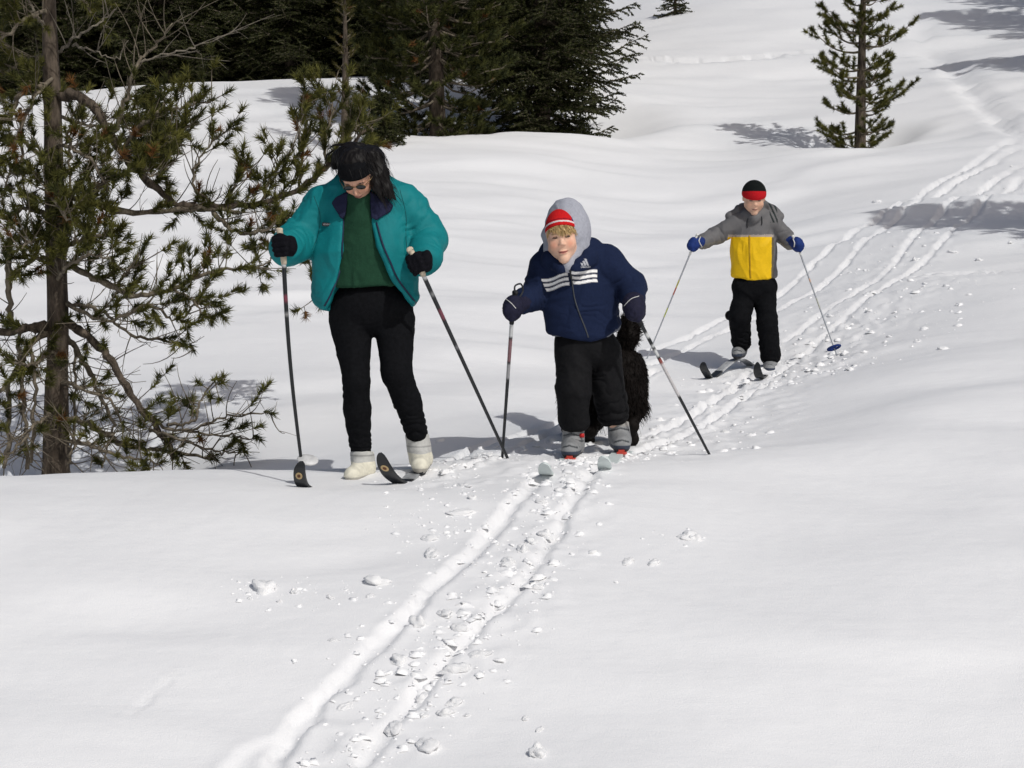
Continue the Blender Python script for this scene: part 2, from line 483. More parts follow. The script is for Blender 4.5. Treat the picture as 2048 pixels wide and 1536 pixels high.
def conifer_meshes(name, H, R, kind, seed, dens=1.0, clear=.0, tint=GREEN, lean=.0, zmax=None, tuft=(34, .07, .006), up=8, twig=1.0, rough=.0, amax=66, skirt=0.0, q0=.34, sn=(4, .042, .0205)):
    """trunk, boughs and foliage meshes of a conifer standing at the origin"""
    r = np.random.default_rng(seed)
    tr = MB(); wd = MB(); fo = MB()
    zz = np.linspace(-.35, H, 18)
    tp = np.stack([lean * zz + .012 * H * np.sin(zz * 1.3 + seed) * .4, .01 * H * np.cos(zz * 1.1 + seed) * .4, zz], 1)
    r0 = .018 * H + .022
    tr.tube(tp, r0 * np.clip(1 - zz / H, .03, 1.1) ** .85, 9)
    def at(z): return np.array((np.interp(z, zz, tp[:, 0]), np.interp(z, zz, tp[:, 1]), z))
    z = clear + .05; tufts_p = []; tufts_d = []
    step = (.13 if kind == 'spruce' else .20) * (H / 5) ** .5
    while z < H * .985:
        f = z / H
        nb = int((7 if kind == 'spruce' else 5) * dens) + r.integers(0, 2)
        a0 = r.random() * 6.28
        for k in range(nb):
            az = a0 + 6.283 * k / nb + r.normal() * .25
            prof = (1 - f) ** .85 if kind == 'spruce' else min(1, .45 + 1.5 * f) * (1 - f) ** .75
            L = R * max(.06, prof) * (.62 + .5 * r.random()) * (1 - rough * r.random() ** 1.5) + .05
            if skirt: L *= min(1, .42 + .58 * z / skirt)
            el = (math.radians(-6 - 16 * (1 - f)) if kind == 'spruce' else math.radians(up + 25 * f)) + r.normal() * .09
            if kind == 'spruce' and f > .7: el = math.radians(20)
            n = 7; s = np.linspace(0, 1, n)
            h = np.array((math.cos(az), math.sin(az), 0))
            upc = (.22 if kind == 'spruce' else .28) * L
            zb = z + r.normal() * .03
            pts = at(zb) + np.outer(s * L, h * math.cos(el)) + np.outer(s * L * math.sin(el) + upc * (s ** 2.2) - (.10 * L * np.sin(s * 3.14)), (0, 0, 1))
            pts += r.normal(size=(n, 3)) * .012 * L * s[:, None]
            wd.tube(pts, np.linspace(.010 + .010 * L, .003, n), 4, cap=False)
            side = np.array((-h[1], h[0], 0))
            st = .06 if kind == 'spruce' else .10
            st /= dens ** .5
            q = .12 if kind == 'spruce' else q0
            sgn = 1
            while q < 1:
                p0 = np.array([np.interp(q, s, pts[:, i]) for i in range(3)])
                tl = (.13 + .42 * L * (1 - q)) * (.6 + .6 * r.random()) if kind == 'spruce' else (.07 + .26 * L * (1 - q)) * (.5 + .9 * r.random()) * twig
                dd = h * (.75 + .2 * r.random()) + side * sgn * (.8 + .3 * r.random()) + np.array((0, 0, (-.12 if kind == 'spruce' else .45) + .25 * r.normal()))
                dd = dd / np.linalg.norm(dd)
                ms = max(2, int(tl / (.022 if kind == 'spruce' else .06)))
                ts = np.linspace(0, 1, ms + 1)
                tw = p0 + np.outer(ts * tl, dd) + np.outer(ts ** 2 * tl * .18, (0, 0, 1 if kind != 'spruce' else -.5))
                if tl > .10: wd.tube(tw[[0, ms // 2, ms]] if ms > 2 else tw[[0, ms]], .0035, 3, cap=False)
                dr = np.gradient(tw, axis=0)
                if kind == 'spruce': tufts_p += list(tw); tufts_d += list(dr)
                else: tufts_p += list(tw[max(1, ms - 2):]); tufts_d += list(dr[max(1, ms - 2):])
                sgn = -sgn; q += st / max(L, .2) * (.7 + .6 * r.random())
            if kind == 'spruce':
                m = 14; sp = spline(pts, m); tufts_p += list(sp[4:]); tufts_d += list(np.gradient(sp, axis=0)[4:])
            else:
                tufts_p += [pts[-1], pts[-2] * .4 + pts[-1] * .6]; tufts_d += [pts[-1] - pts[-2]] * 2
        z += step * (1 + rough * .5) * (.8 - rough * .4 + (.4 + rough * .8) * r.random()) * (1 if kind == 'spruce' else (1.15 - .35 * f))
    tp_, td_ = np.array(tufts_p), np.array(tufts_d)
    if zmax is not None:
        k = tp_[:, 2] < zmax; tp_, td_ = tp_[k], td_[k]
    if kind == 'spruce': V, T, C = needles(tp_, td_, sn[0], sn[1], sn[2], .022, 20, 60, *tint, r)
    else: V, T, C = needles(tp_, td_, tuft[0], tuft[1], tuft[2], tuft[1], 12, amax, *tint, r, .015)
    fo.add(V, None, T, C)
    print(name, "tufts", len(tp_), "tris", len(T))
    return tr.mesh(name + "_trunk"), wd.mesh(name + "_boughs"), fo.mesh(name + "_needles", False)

def place_tree(name, meshes, base, label, cat, group=None, rot=0.0, scale=1.0, bark=BARK):
    o = empty(name, base); tag(o, label, cat, group)
    o.rotation_euler = (0, 0, rot); o.scale = (scale,) * 3
    link("trunk", meshes[0], bark, o); link("branches", meshes[1], TWIG, o)["kind"] = "stuff"; link("crown", meshes[2], NEEDLE, o)
    return o

def base_at(x, y, sink=.02): return (x, y, ground(x, y) - sink)

# the open pine standing alone on the slope
m_young = conifer_meshes("young_pine", 3.2, 1.05, 'pine', 37, 1.0, .12, GREEN, tuft=(64, .062, .0095), up=-4, twig=1.6, rough=.55, amax=88, q0=.38)
place_tree("pine_tree", m_young, base_at(RT[0], RT[1]), "young open pine standing alone in a melted hollow on the slope", "tree", rot=1.0)
# pine and spruce at the edge of the wood
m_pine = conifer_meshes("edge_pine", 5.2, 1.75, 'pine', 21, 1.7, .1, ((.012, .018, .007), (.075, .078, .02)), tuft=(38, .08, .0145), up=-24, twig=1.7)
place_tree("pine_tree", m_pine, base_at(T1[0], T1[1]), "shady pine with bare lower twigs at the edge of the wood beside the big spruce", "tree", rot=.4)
m_spruce = conifer_meshes("edge_spruce", 5.6, 1.8, 'spruce', 5, 1.15, .0, DARK, skirt=1.5)
place_tree("spruce_tree", m_spruce, base_at(T2[0], T2[1]), "big dark spruce with boughs spread down to the snow at the wood's edge", "tree", rot=2.0)
# dark wood behind the bank
m_wood = conifer_meshes("wood_spruce", 6.5, 1.9, 'spruce', 33, .9, .0, DARK, sn=(3, .055, .026))
WOOD = [(-10.6, 32.5, 1.0), (-9.3, 34.6, 1.25), (-8.2, 32.6, 1.05), (-6.9, 34.8, 1.3), (-5.9, 32.4, 1.0), (-4.9, 34.2, 1.2), (-3.75, 32.6, 1.05), (-2.7, 34.0, 1.2),
        (-1.6, 31.6, 1.1), (-.5, 30.2, 1.1), (.35, 32.5, 1.1), (-12.3, 33.5, 1.2), (-13.8, 31, 1.1), (-7.6, 37.5, 1.5), (-5.0, 37.5, 1.5), (-2.4, 37.0, 1.4), (-10.4, 37.5, 1.5), (-.4, 35.5, 1.4)]
for i, (x, y, s) in enumerate(WOOD):
    place_tree("spruce_tree", m_wood if i % 2 else m_spruce, base_at(x, y, .1), "dark spruce crowded in the wood behind the snow bank", "tree", "dark spruces of the wood", rot=i * 2.1, scale=s)
# small ones
m_sap = conifer_meshes("sapling", 2.3, .24, 'pine', 44, .6, .1, ((.03, .03, .010), (.10, .085, .02)), tuft=(20, .05, .005), rough=.6)
sb = G(690, 300); place_tree("pine_sapling", m_sap, base_at(sb[0], sb[1]), "slim yellowish pine sapling between the bank and the big spruce", "tree")
m_bush = conifer_meshes("seedling", .85, .36, 'spruce', 47, 1.0, .0, DARK)
q = G(305, 316); place_tree("spruce_seedling", m_bush, base_at(q[0], q[1]), "low dark spruce seedling on the snow behind the gnarled pine", "tree", scale=1.0)
q = G(765, 292); place_tree("spruce_seedling", m_bush, base_at(q[0], q[1]), "small spruce seedling beside a snow hump at the edge pine's foot", "tree", rot=2, scale=.75)
q = G(1350, 30); m_tiny = conifer_meshes("tiny_seedling", .8, .42, 'spruce', 52, .45, .0, DARK, rough=.5)
place_tree("pine_seedling", m_tiny, base_at(q[0], q[1]), "tiny sparse seedling alone far up the open slope", "tree", rot=1, scale=1.0)
# pines outside the picture whose shadows fall across the tracks
m_off = conifer_meshes("side_pine", 4.6, 1.3, 'pine', 61, 1.3, .3, tuft=(40, .09, .010), twig=1.4)
OFF = [(6.3, 15.0, 1.15), (9.5, 26.9, 1.15), (12.4, 34.0, 1.7), (12.4, 30.2, 2.0)]
for i, (x, y, s) in enumerate(OFF):
    place_tree("pine_tree", m_off, base_at(x, y), "pine standing beside the ski track, its shadow lying across the snow", "tree", "pines along the right of the track", rot=i * 1.7, scale=s)

# ---- the gnarled pine on the left, limb by limb
TY = float(LEFT_PINE[1])
def LP(px, py, d=0.0): return P(px, py, TY + d)
root = empty("pine_tree", (LEFT_PINE[0], TY, ground(*LEFT_PINE) - .05))
tag(root, "gnarled old pine with drooping bent limbs and bare curled twigs", "tree")
RO = np.array(root.location)
sc = TY / FPX
tk = [(112, 985, 40), (112, 925, 37), (113, 800, 32), (116, 650, 28), (112, 500, 27), (108, 350, 25), (105, 200, 23), (100, 80, 20), (95, -80, 16), (88, -260, 11), (85, -420, 6)]
pts = spline([LP(a, b) for a, b, c in tk], 46); rr = np.interp(np.linspace(0, 1, 46), np.linspace(0, 1, len(tk)), [c for a, b, c in tk]) * sc * .74
rr = rr * (1 + .06 * noise2(np.arange(46) * .9, np.zeros(46), 5))
MB().tube(pts - RO, rr, 14).build("trunk", BARK, root)
# points (px, py, depth), start radius px, end radius px, twiggy, leafy
LIMBS = [
 ([(112, 195, 0), (160, 190, -.1), (205, 240, -.15), (255, 320, -.1), (310, 375, 0), (370, 412, .05), (450, 412, .1), (540, 402, .15), (615, 365, .2), (690, 300, .3), (730, 262, .35)], 13, 4, 1.6, .95),
 ([(112, 375, 0), (205, 415, -.1), (300, 425, 0), (400, 416, .05), (480, 425, .1)], 8, 5, .8, .5),
 ([(598, 372, .2), (602, 310, .22), (596, 245, .2), (612, 198, .18)], 4, 2, 1.6, 1.0),
 ([(655, 330, .26), (650, 270, .3), (665, 225, .3), (640, 190, .3)], 4, 2, 1.8, 1.0),
 ([(690, 300, .3), (705, 260, .32), (735, 245, .35), (745, 275, .4)], 4, 2, 2.2, 1.0),
 ([(415, 412, .1), (470, 462, .05), (525, 462, 0), (565, 432, .1)], 6, 3, 1.6, .9),
 ([(450, 412, .1), (470, 370, .1), (485, 335, .05)], 4, 2, 1.4, 1.0),
 ([(520, 405, .1), (545, 350, .15), (575, 310, .1)], 4, 2, 1.8, 1.0),
 ([(540, 402, .15), (580, 450, .1), (560, 500, .15), (500, 545, .1)], 4, 2, 1.4, .9),
 ([(120, 520, 0), (200, 562, -.15), (275, 590, -.2), (345, 578, -.2), (420, 545, -.15), (505, 535, -.1)], 8, 3, 1.5, .85),
 ([(125, 600, 0), (200, 622, .1), (260, 668, .15), (330, 682, .15), (392, 700, .1)], 5, 2, 1.2, .35),
 ([(125, 605, 0), (215, 640, -.2), (300, 610, -.25), (350, 640, -.2), (400, 598, -.2)], 5, 2, 1.6, .8),
 ([(118, 640, 0), (170, 668, -.1), (220, 720, -.2), (265, 790, -.25), (310, 850, -.3), (350, 915, -.32)], 11, 6, 1.1, .3),
 ([(118, 655, 0), (165, 720, .1), (195, 780, .15), (230, 850, .15)], 8, 4, 1.1, .2),
 ([(108, 838, 0), (170, 845, -.1), (230, 880, -.2), (280, 895, -.2), (345, 903, -.25), (420, 915, -.3)], 9, 3, 1.4, .3),
 ([(112, 650, 0), (60, 655, -.1), (0, 668, -.1), (-70, 660, -.1)], 13, 8, 1.2, .7),
 ([(110, 645, 0), (55, 700, -.1), (20, 762, -.2), (-30, 800, -.2)], 9, 5, 1.2, .6),
 ([(335, 850, -.3), (385, 842, -.35), (402, 800, -.3), (435, 755, -.3)], 4, 1.6, .9, .25),
 ([(310, 850, -.3), (370, 862, -.4), (450, 835, -.4), (545, 825, -.4)], 4, 1.6, .9, .45),
 ([(370, 862, -.4), (450, 870, -.4), (520, 880, -.45)], 3, 1.4, .9, .45),
 ([(300, 862, -.3), (370, 880, -.4), (440, 905, -.42), (495, 905, -.42)], 4, 1.6, 1.2, .1),
 ([(112, 195, 0), (60, 172, -.1), (5, 240, -.2), (-60, 262, -.2)], 9, 4, 1.6, .85),
 ([(98, 62, 0), (70, 30, -.1), (45, -15, -.1)], 5, 2, .6, .0),
 ([(112, 108, 0), (150, 75, -.15), (190, 50, -.2), (232, 18, -.2)], 4, 1.5, .8, .0),
 ([(145, 92, -.1), (185, 102, -.2), (238, 120, -.2)], 3, 1.2, .7, .0),
 ([(225, 275, -.15), (250, 205, -.2), (275, 125, -.2), (310, 95, -.2), (345, 45, -.25)], 6, 2, 1.1, .05),
 ([(275, 125, -.2), (330, 108, -.2), (390, 95, -.2), (450, 70, -.2)], 3, 1.2, .8, .0),
 ([(240, 300, -.1), (300, 235, -.2), (350, 218, -.2), (425, 200, -.2)], 6, 2, 1.7, .9),
 ([(270, 330, -.1), (330, 290, -.2), (390, 245, -.2)], 5, 2, 1.7, .9),
 ([(430, 410, .1), (388, 375, 0), (396, 320, -.05), (445, 268, -.1)], 4, 1.6, 1.1, .6),
 ([(115, 440, 0), (60, 418, -.15), (5, 432, -.2), (-50, 410, -.2)], 7, 4, 1.7, .9),
 ([(112, 450, 0), (165, 405, -.25), (200, 370, -.3), (215, 335, -.3)], 6, 3, 2.2, 1.0),
 ([(112, 500, 0), (170, 480, -.3), (215, 470, -.35)], 6, 3, 2.2, .9),
 ([(112, 520, 0), (60, 520, -.2), (20, 560, -.25)], 6, 3, 2.0, .9),
 ([(110, 335, 0), (60, 292, -.1), (15, 270, -.1)], 6, 3, 1.6, .9),
 ([(100, 20, 0), (40, 45, -.2), (-15, 92, -.2)], 6, 3, 2.0, .95),
 ([(100, -25, 0), (150, -10, -.2), (185, 25, -.2)], 6, 3, 1.8, .9),
 ([(105, 110, 0), (50, 120, .2), (0, 150, .2)], 6, 3, 1.8, .9),
 ([(98, -60, 0), (40, -40, -.2), (-30, -20, -.2)], 6, 3, 1.8, .9),
 ([(20, 480, -.15), (18, 560, -.1), (22, 650, -.05)], 8, 7, .4, .3),
 ([(40, 215, .1), (44, 330, .1), (52, 420, .1)], 4, 3, .4, .1),
 ([(138, 250, .25), (140, 330, .25), (145, 420, .22)], 4, 4, .3, .05),
 ([(35, 640, .1), (45, 760, .05), (55, 935, .0)], 6, 5, 1.2, .15),
 ([(60, 690, -.2), (70, 800, -.2), (62, 930, -.2)], 5, 4, 1.3, .15),
 ([(15, 760, .0), (20, 850, .0), (8, 935, .0)], 6, 5, 1.4, .2),
 ([(150, 690, .3), (150, 800, .3), (140, 925, .25)], 4, 3, 1.2, .1),
 ([(170, 860, -.2), (150, 890, -.25), (135, 930, -.3)], 4, 3, 1.4, .1),
 ([(230, 850, .15), (215, 890, .2), (205, 935, .2)], 3, 2, 1.4, .1),
 ([(112, 400, 0), (95, 380, -.3), (120, 420, -.45), (150, 450, -.5)], 5, 2, 2.2, .95),
 ([(112, 560, 0), (130, 540, -.3), (180, 510, -.45), (230, 520, -.5)], 5, 2, 2.0, .9),
 ([(112, 470, 0), (70, 480, -.3), (30, 500, -.4)], 5, 2, 2.2, .95),
 ([(112, 290, 0), (150, 300, -.3), (190, 330, -.4), (215, 380, -.4)], 5, 2, 2.0, .95),
 ([(112, 700, 0), (60, 730, -.3), (10, 720, -.4)], 5, 2, 1.8, .6),
 ([(112, 760, 0), (170, 780, -.3), (220, 800, -.3), (250, 860, -.3)], 5, 2, 1.8, .35),
 ([(112, 820, 0), (70, 850, -.3), (30, 900, -.4), (0, 920, -.4)], 6, 2, 1.8, .4),
 ([(112, 870, 0), (180, 890, -.3), (250, 915, -.35), (330, 925, -.4)], 6, 2, 2.0, .35),
 ([(112, 150, 0), (60, 210, -.25), (20, 330, -.3), (10, 390, -.3)], 5, 2, 2.0, .9),
 ([(112, 230, 0), (170, 250, .3), (230, 250, .35), (300, 265, .35)], 5, 2, 2.0, .95),
 ([(310, 375, 0), (330, 330, .1), (345, 290, .1)], 4, 2, 2.0, .95),
 ([(255, 320, -.1), (290, 350, -.3), (330, 345, -.35)], 4, 2, 2.0, .95),
 ([(230, 575, -.15), (260, 540, -.2), (290, 520, -.2)], 4, 2, 1.8, .9),
 ([(345, 578, -.2), (385, 600, -.25), (410, 635, -.25)], 4, 2, 1.8, .9),
 ([(545, 402, .15), (600, 470, .5), (625, 560, .8), (640, 615, .8)], 3, 1.4, .35, .9),
]
R2 = np.random.default_rng(77)
for li, (pp, ra, rb, twg, leaf) in enumerate(LIMBS):
    cp = np.array([LP(a, b, c) for a, b, c in pp])
    n = max(10, 6 * len(pp)); sp = spline(cp, n)
    seg = np.linalg.norm(np.diff(sp, axis=0), axis=1); cum = np.concatenate([[0], np.cumsum(seg)]); L = cum[-1]
    sp[1:] += R2.normal(size=(n - 1, 3)) * .006
    wood = MB(); wood.tube(sp - RO, np.linspace(ra, rb, n) * sc * .85 * (1 + .1 * R2.normal(size=n)), 7)
    tpos, tdir = [], []
    nt = int(L / (.046 if leaf < .4 else .043) * twg)
    for k in range(nt):
        u = (.12 + .88 * (k + R2.random()) / nt) * L
        i = min(n - 2, int(np.searchsorted(cum, u)) - 1); i = max(i, 0)
        f = (u - cum[i]) / max(seg[i], 1e-6); p0 = sp[i] + (sp[i + 1] - sp[i]) * f
        fw = unit(sp[i + 1] - sp[i])
        rnd = unit(R2.normal(size=3) * np.array((1, 1, .8)))
        bare = R2.random() > leaf
        if not bare and R2.random() > (.35 + .65 * u / L): bare = R2.random() < .6
        if py_low := (pp[0][1] > 580): d = unit(.5 * fw + .9 * rnd + np.array((0, 0, .1)))
        else: d = unit(.7 * fw + .75 * rnd + np.array((0, 0, .45)))
        tl = (.08 + .17 * R2.random()) * (1.25 if bare else 1.0)
        bend = unit(R2.normal(size=3)) * (.5 if bare else .22) + np.array((0, 0, .25))
        s = np.linspace(0, 1, 6)[:, None]
        tw = p0 + d * s * tl + bend * (s ** 2) * tl * .7
        wood.tube(tw - RO, np.linspace(.0042, .0016, 6), 3, cap=False)
        if not bare:
            dd = tw[-1] - tw[-2]
            tpos.append(tw[-1]); tdir.append(dd)
            if R2.random() < .6:
                tpos.append(tw[3]); tdir.append(tw[4] - tw[3])
            if R2.random() < .55:
                d3 = unit(d + .8 * unit(R2.normal(size=3))); e = tw[3] + d3 * (.05 + .06 * R2.random())
                wood.tube(np.stack([tw[3], e]) - RO, [.0025, .0016], 3, cap=False); tpos.append(e); tdir.append(d3)
        else:
            for _ in range(R2.integers(0, 3)):
                j = R2.integers(2, 5); d3 = unit(d + 1.0 * unit(R2.normal(size=3)))
                e = tw[j] + d3 * np.array([[0], [.04], [.09]]) + np.outer([0, .0, .02], R2.normal(size=3))
                wood.tube(e - RO, [.002, .0015, .001], 3, cap=False)
    if leaf > .2: tpos.append(sp[-1]); tdir.append(sp[-1] - sp[-2])
    bo = wood.build("branch", (DEAD if leaf < .05 else (BARK if ra > 10 else TWIG)), root)
    if tpos:
        V, T, C = needles(np.array(tpos) - RO, np.array(tdir), 66, .054, .0056, .055, 10, 72, *GREEN, R2, .04)
        fm = MB(); fm.add(V, None, T, C); fm.build("needles", NEEDLE, bo, False)

# ------------------------------------------------------------------ solid modelling for the figures
def smin(a, b, k):
    h = np.clip(.5 + .5 * (b - a) / k, 0, 1)
    return b + (a - b) * h - k * h * (1 - h)

class Vol:
    """signed distance volume; shapes are blended into it and the surface is extracted as one mesh"""
    def __init__(s, lo, hi, h):
        s.lo = np.asarray(lo, float); s.h = h
        s.n = np.ceil((np.asarray(hi, float) - s.lo) / h).astype(int) + 1
        s.d = np.full(s.n, 1.0, dtype=np.float32)
        s.ax = [s.lo[i] + h * np.arange(s.n[i]) for i in range(3)]
    def box(s, lo, hi, k):
        m = k + 3 * s.h
        i0 = np.clip(np.floor((np.asarray(lo) - m - s.lo) / s.h).astype(int), 0, s.n)
        i1 = np.clip(np.ceil((np.asarray(hi) + m - s.lo) / s.h).astype(int) + 1, 0, s.n)
        sl = tuple(slice(a, b) for a, b in zip(i0, i1))
        g = [s.ax[0][sl[0]][:, None, None], s.ax[1][sl[1]][None, :, None], s.ax[2][sl[2]][None, None, :]]
        return sl, g
    def _op(s, sl, d, k, op):
        if d.size == 0: return s
        c = s.d[sl]
        if op == 'add': s.d[sl] = smin(c, d, k)
        else: s.d[sl] = -smin(-c, d, k)
        return s
    def cone(s, a, b, ra, rb, k=.01, op='add', sy=1.0):
        """round cone; sy < 1 flattens it front to back"""
        a = np.asarray(a, float); b = np.asarray(b, float); R = max(ra, rb)
        sl, g = s.box(np.minimum(a, b) - R, np.maximum(a, b) + R, k)
        ab = (b - a) * np.array((1, 1 / sy, 1)); q = [g[0] - a[0], (g[1] - a[1]) / sy, g[2] - a[2]]
        t = np.clip((q[0] * ab[0] + q[1] * ab[1] + q[2] * ab[2]) / (ab @ ab + 1e-12), 0, 1)
        d = np.sqrt((q[0] - t * ab[0]) ** 2 + (q[1] - t * ab[1]) ** 2 + (q[2] - t * ab[2]) ** 2) - (ra + (rb - ra) * t)
        return s._op(sl, d * (sy ** .5), k, op)
    def chain(s, pts, rad, k=.01, op='add', sy=1.0):
        for i in range(len(pts) - 1): s.cone(pts[i], pts[i + 1], rad[i], rad[i + 1], k, op, sy)
        return s
    def ell(s, c, r, R=None, k=.01, op='add'):
        c = np.asarray(c, float); r = np.asarray(r, float); m = r.max() if R is not None else r
        sl, g = s.box(c - m, c + m, k)
        q = [g[i] - c[i] for i in range(3)]
        if R is not None: q = [R[0, i] * q[0] + R[1, i] * q[1] + R[2, i] * q[2] for i in range(3)]
        l0 = np.sqrt((q[0] / r[0]) ** 2 + (q[1] / r[1]) ** 2 + (q[2] / r[2]) ** 2)
        l1 = np.sqrt((q[0] / r[0] ** 2) ** 2 + (q[1] / r[1] ** 2) ** 2 + (q[2] / r[2] ** 2) ** 2)
        return s._op(sl, l0 * (l0 - 1) / (l1 + 1e-6), k, op)
    def half(s, p, nrm, k=.004):
        """cut away everything on the side the normal points to"""
        nrm = np.asarray(nrm, float) / np.linalg.norm(nrm)
        d = (s.ax[0][:, None, None] - p[0]) * nrm[0] + (s.ax[1][None, :, None] - p[1]) * nrm[1] + (s.ax[2][None, None, :] - p[2]) * nrm[2]
        s.d = -smin(-s.d, -d, k).astype(np.float32)
        return s
    def prism(s, poly, y0, y1, k=.004, keep=False):
        """cut an extruded (x, z) polygon out between depths y0 and y1"""
        X, Z = np.meshgrid(s.ax[0], s.ax[2], indexing='ij')
        poly = np.asarray(poly, float); n = len(poly); dd = np.full(X.shape, 9.0); ins = np.zeros(X.shape, bool)
        for i in range(n):
            a, b = poly[i], poly[(i + 1) % n]; ab = b - a
            t = np.clip(((X - a[0]) * ab[0] + (Z - a[1]) * ab[1]) / (ab @ ab), 0, 1)
            dd = np.minimum(dd, np.hypot(X - a[0] - t * ab[0], Z - a[1] - t * ab[1]))
            c = ((a[1] > Z) != (b[1] > Z)) & (X < (b[0] - a[0]) * (Z - a[1]) / (b[1] - a[1] + 1e-12) + a[0]); ins ^= c
        d2 = np.where(ins, -dd, dd)
        Y = s.ax[1]
        d = np.maximum(d2[:, None, :], np.maximum(y0 - Y, Y - y1)[None, :, None])
        s.d = -smin(-s.d, -d if keep else d, k).astype(np.float32)
        return s
    def extract(s, smooth=1):
        d = s.d; lo = s.lo; h = s.h
        g = d < 0
        c = np.zeros(tuple(s.n - 1), np.int8)
        for a in (0, 1):
            for b in (0, 1):
                for e in (0, 1): c += g[a:s.n[0] - 1 + a, b:s.n[1] - 1 + b, e:s.n[2] - 1 + e]
        act = (c > 0) & (c < 8)
        I = np.nonzero(act); m = len(I[0])
        idx = np.full(act.shape, -1, np.int32); idx[act] = np.arange(m)
        pos = np.zeros((m, 3)); cnt = np.zeros(m)
        cor = [(a, b, e) for a in (0, 1) for b in (0, 1) for e in (0, 1)]
        for a in cor:
            for ax_ in range(3):
                if a[ax_]: continue
                b = list(a); b[ax_] = 1
                da = d[I[0] + a[0], I[1] + a[1], I[2] + a[2]]; db = d[I[0] + b[0], I[1] + b[1], I[2] + b[2]]
                w = (da < 0) != (db < 0); t = da / np.where(w, da - db, 1)
                e = np.tile(np.array(a, float), (m, 1)); e[:, ax_] += t
                pos += e * w[:, None]; cnt += w
        V = lo + (np.stack(I, 1) + pos / cnt[:, None]) * h
        F = []
        for ax_ in range(3):
            o1, o2 = (ax_ + 1) % 3, (ax_ + 2) % 3
            s0 = [slice(None)] * 3; s1 = [slice(None)] * 3
            s0[ax_] = slice(0, -1); s1[ax_] = slice(1, None)
            for o in (o1, o2): s0[o] = slice(1, -1); s1[o] = slice(1, -1)
            a = g[tuple(s0)]; b = g[tuple(s1)]
            K = np.stack(np.nonzero(a != b), 1)
            if not len(K): continue
            fl = a[tuple(K.T)]
            K = K + np.array([1 if o in (o1, o2) else 0 for o in range(3)])
            def cell(u, v):
                q = K.copy(); q[:, o1] -= u; q[:, o2] -= v
                return idx[q[:, 0], q[:, 1], q[:, 2]]
            Q = np.stack([cell(1, 1), cell(0, 1), cell(0, 0), cell(1, 0)], 1)
            F.append(np.where(fl[:, None], Q, Q[:, ::-1]))
        F = np.concatenate(F)
        for _ in range(smooth):
            acc = np.zeros_like(V); n = np.zeros(len(V))
            for a, b in ((0, 1), (1, 2), (2, 3), (3, 0)):
                np.add.at(acc, F[:, a], V[F[:, b]]); np.add.at(acc, F[:, b], V[F[:, a]])
                np.add.at(n, F[:, a], 1); np.add.at(n, F[:, b], 1)
            V = V * .5 + .5 * acc / n[:, None]
        return V, F

def normals(V, F):
    n = np.cross(V[F[:, 2]] - V[F[:, 0]], V[F[:, 3]] - V[F[:, 1]])
    N = np.zeros_like(V)
    for i in range(4): np.add.at(N, F[:, i], n)
    return unit(N)

def wrinkle(V, F, amp, freq, seed, stretch=(1, 1, 1)):
    N = normals(V, F)
    q = V * freq * np.asarray(stretch)
    q = q + .6 * np.stack([noise3(q * .6 + 7, seed + 50), noise3(q * .6 + 17, seed + 51), noise3(q * .6 + 27, seed + 52)], 1)
    w = 1 - np.abs(noise3(q, seed)) * 2.2
    w2 = 1 - np.abs(noise3(q * 2.1 + 3, seed + 9)) * 2.2
    return V + N * (amp * (np.clip(w, -.6, 1) + .45 * np.clip(w2, -.6, 1)))[:, None]

def folds(V, F, segs, amp, lam, seed):
    """creases across a sleeve or trouser leg, deepest where the limb bends"""
    N = normals(V, F); D_ = np.zeros(len(V))
    for i, (a, b, R_, w) in enumerate(segs):
        ab = b - a; L = np.linalg.norm(ab); u = ab / L
        s = (V - a) @ u; d = np.linalg.norm(V - a - np.clip(s, 0, L)[:, None] * u, axis=1)
        m = np.clip(1.6 - d / R_, 0, 1) * np.clip(s / .04 + .6, 0, 1) * np.clip((L - s) / .04 + .6, 0, 1)
        q = s / lam + 1.1 * noise3(V * 9, seed + i) + .5 * noise3(V * 22, seed + 7 + i)
        D_ += w * m * (np.abs(np.sin(q * math.pi)) ** .6 - .65) * np.clip(.55 + 1.1 * noise3(V * 5 + 3, seed + 20 + i), 0, 1.3)
    return V + N * (amp * D_)[:, None]

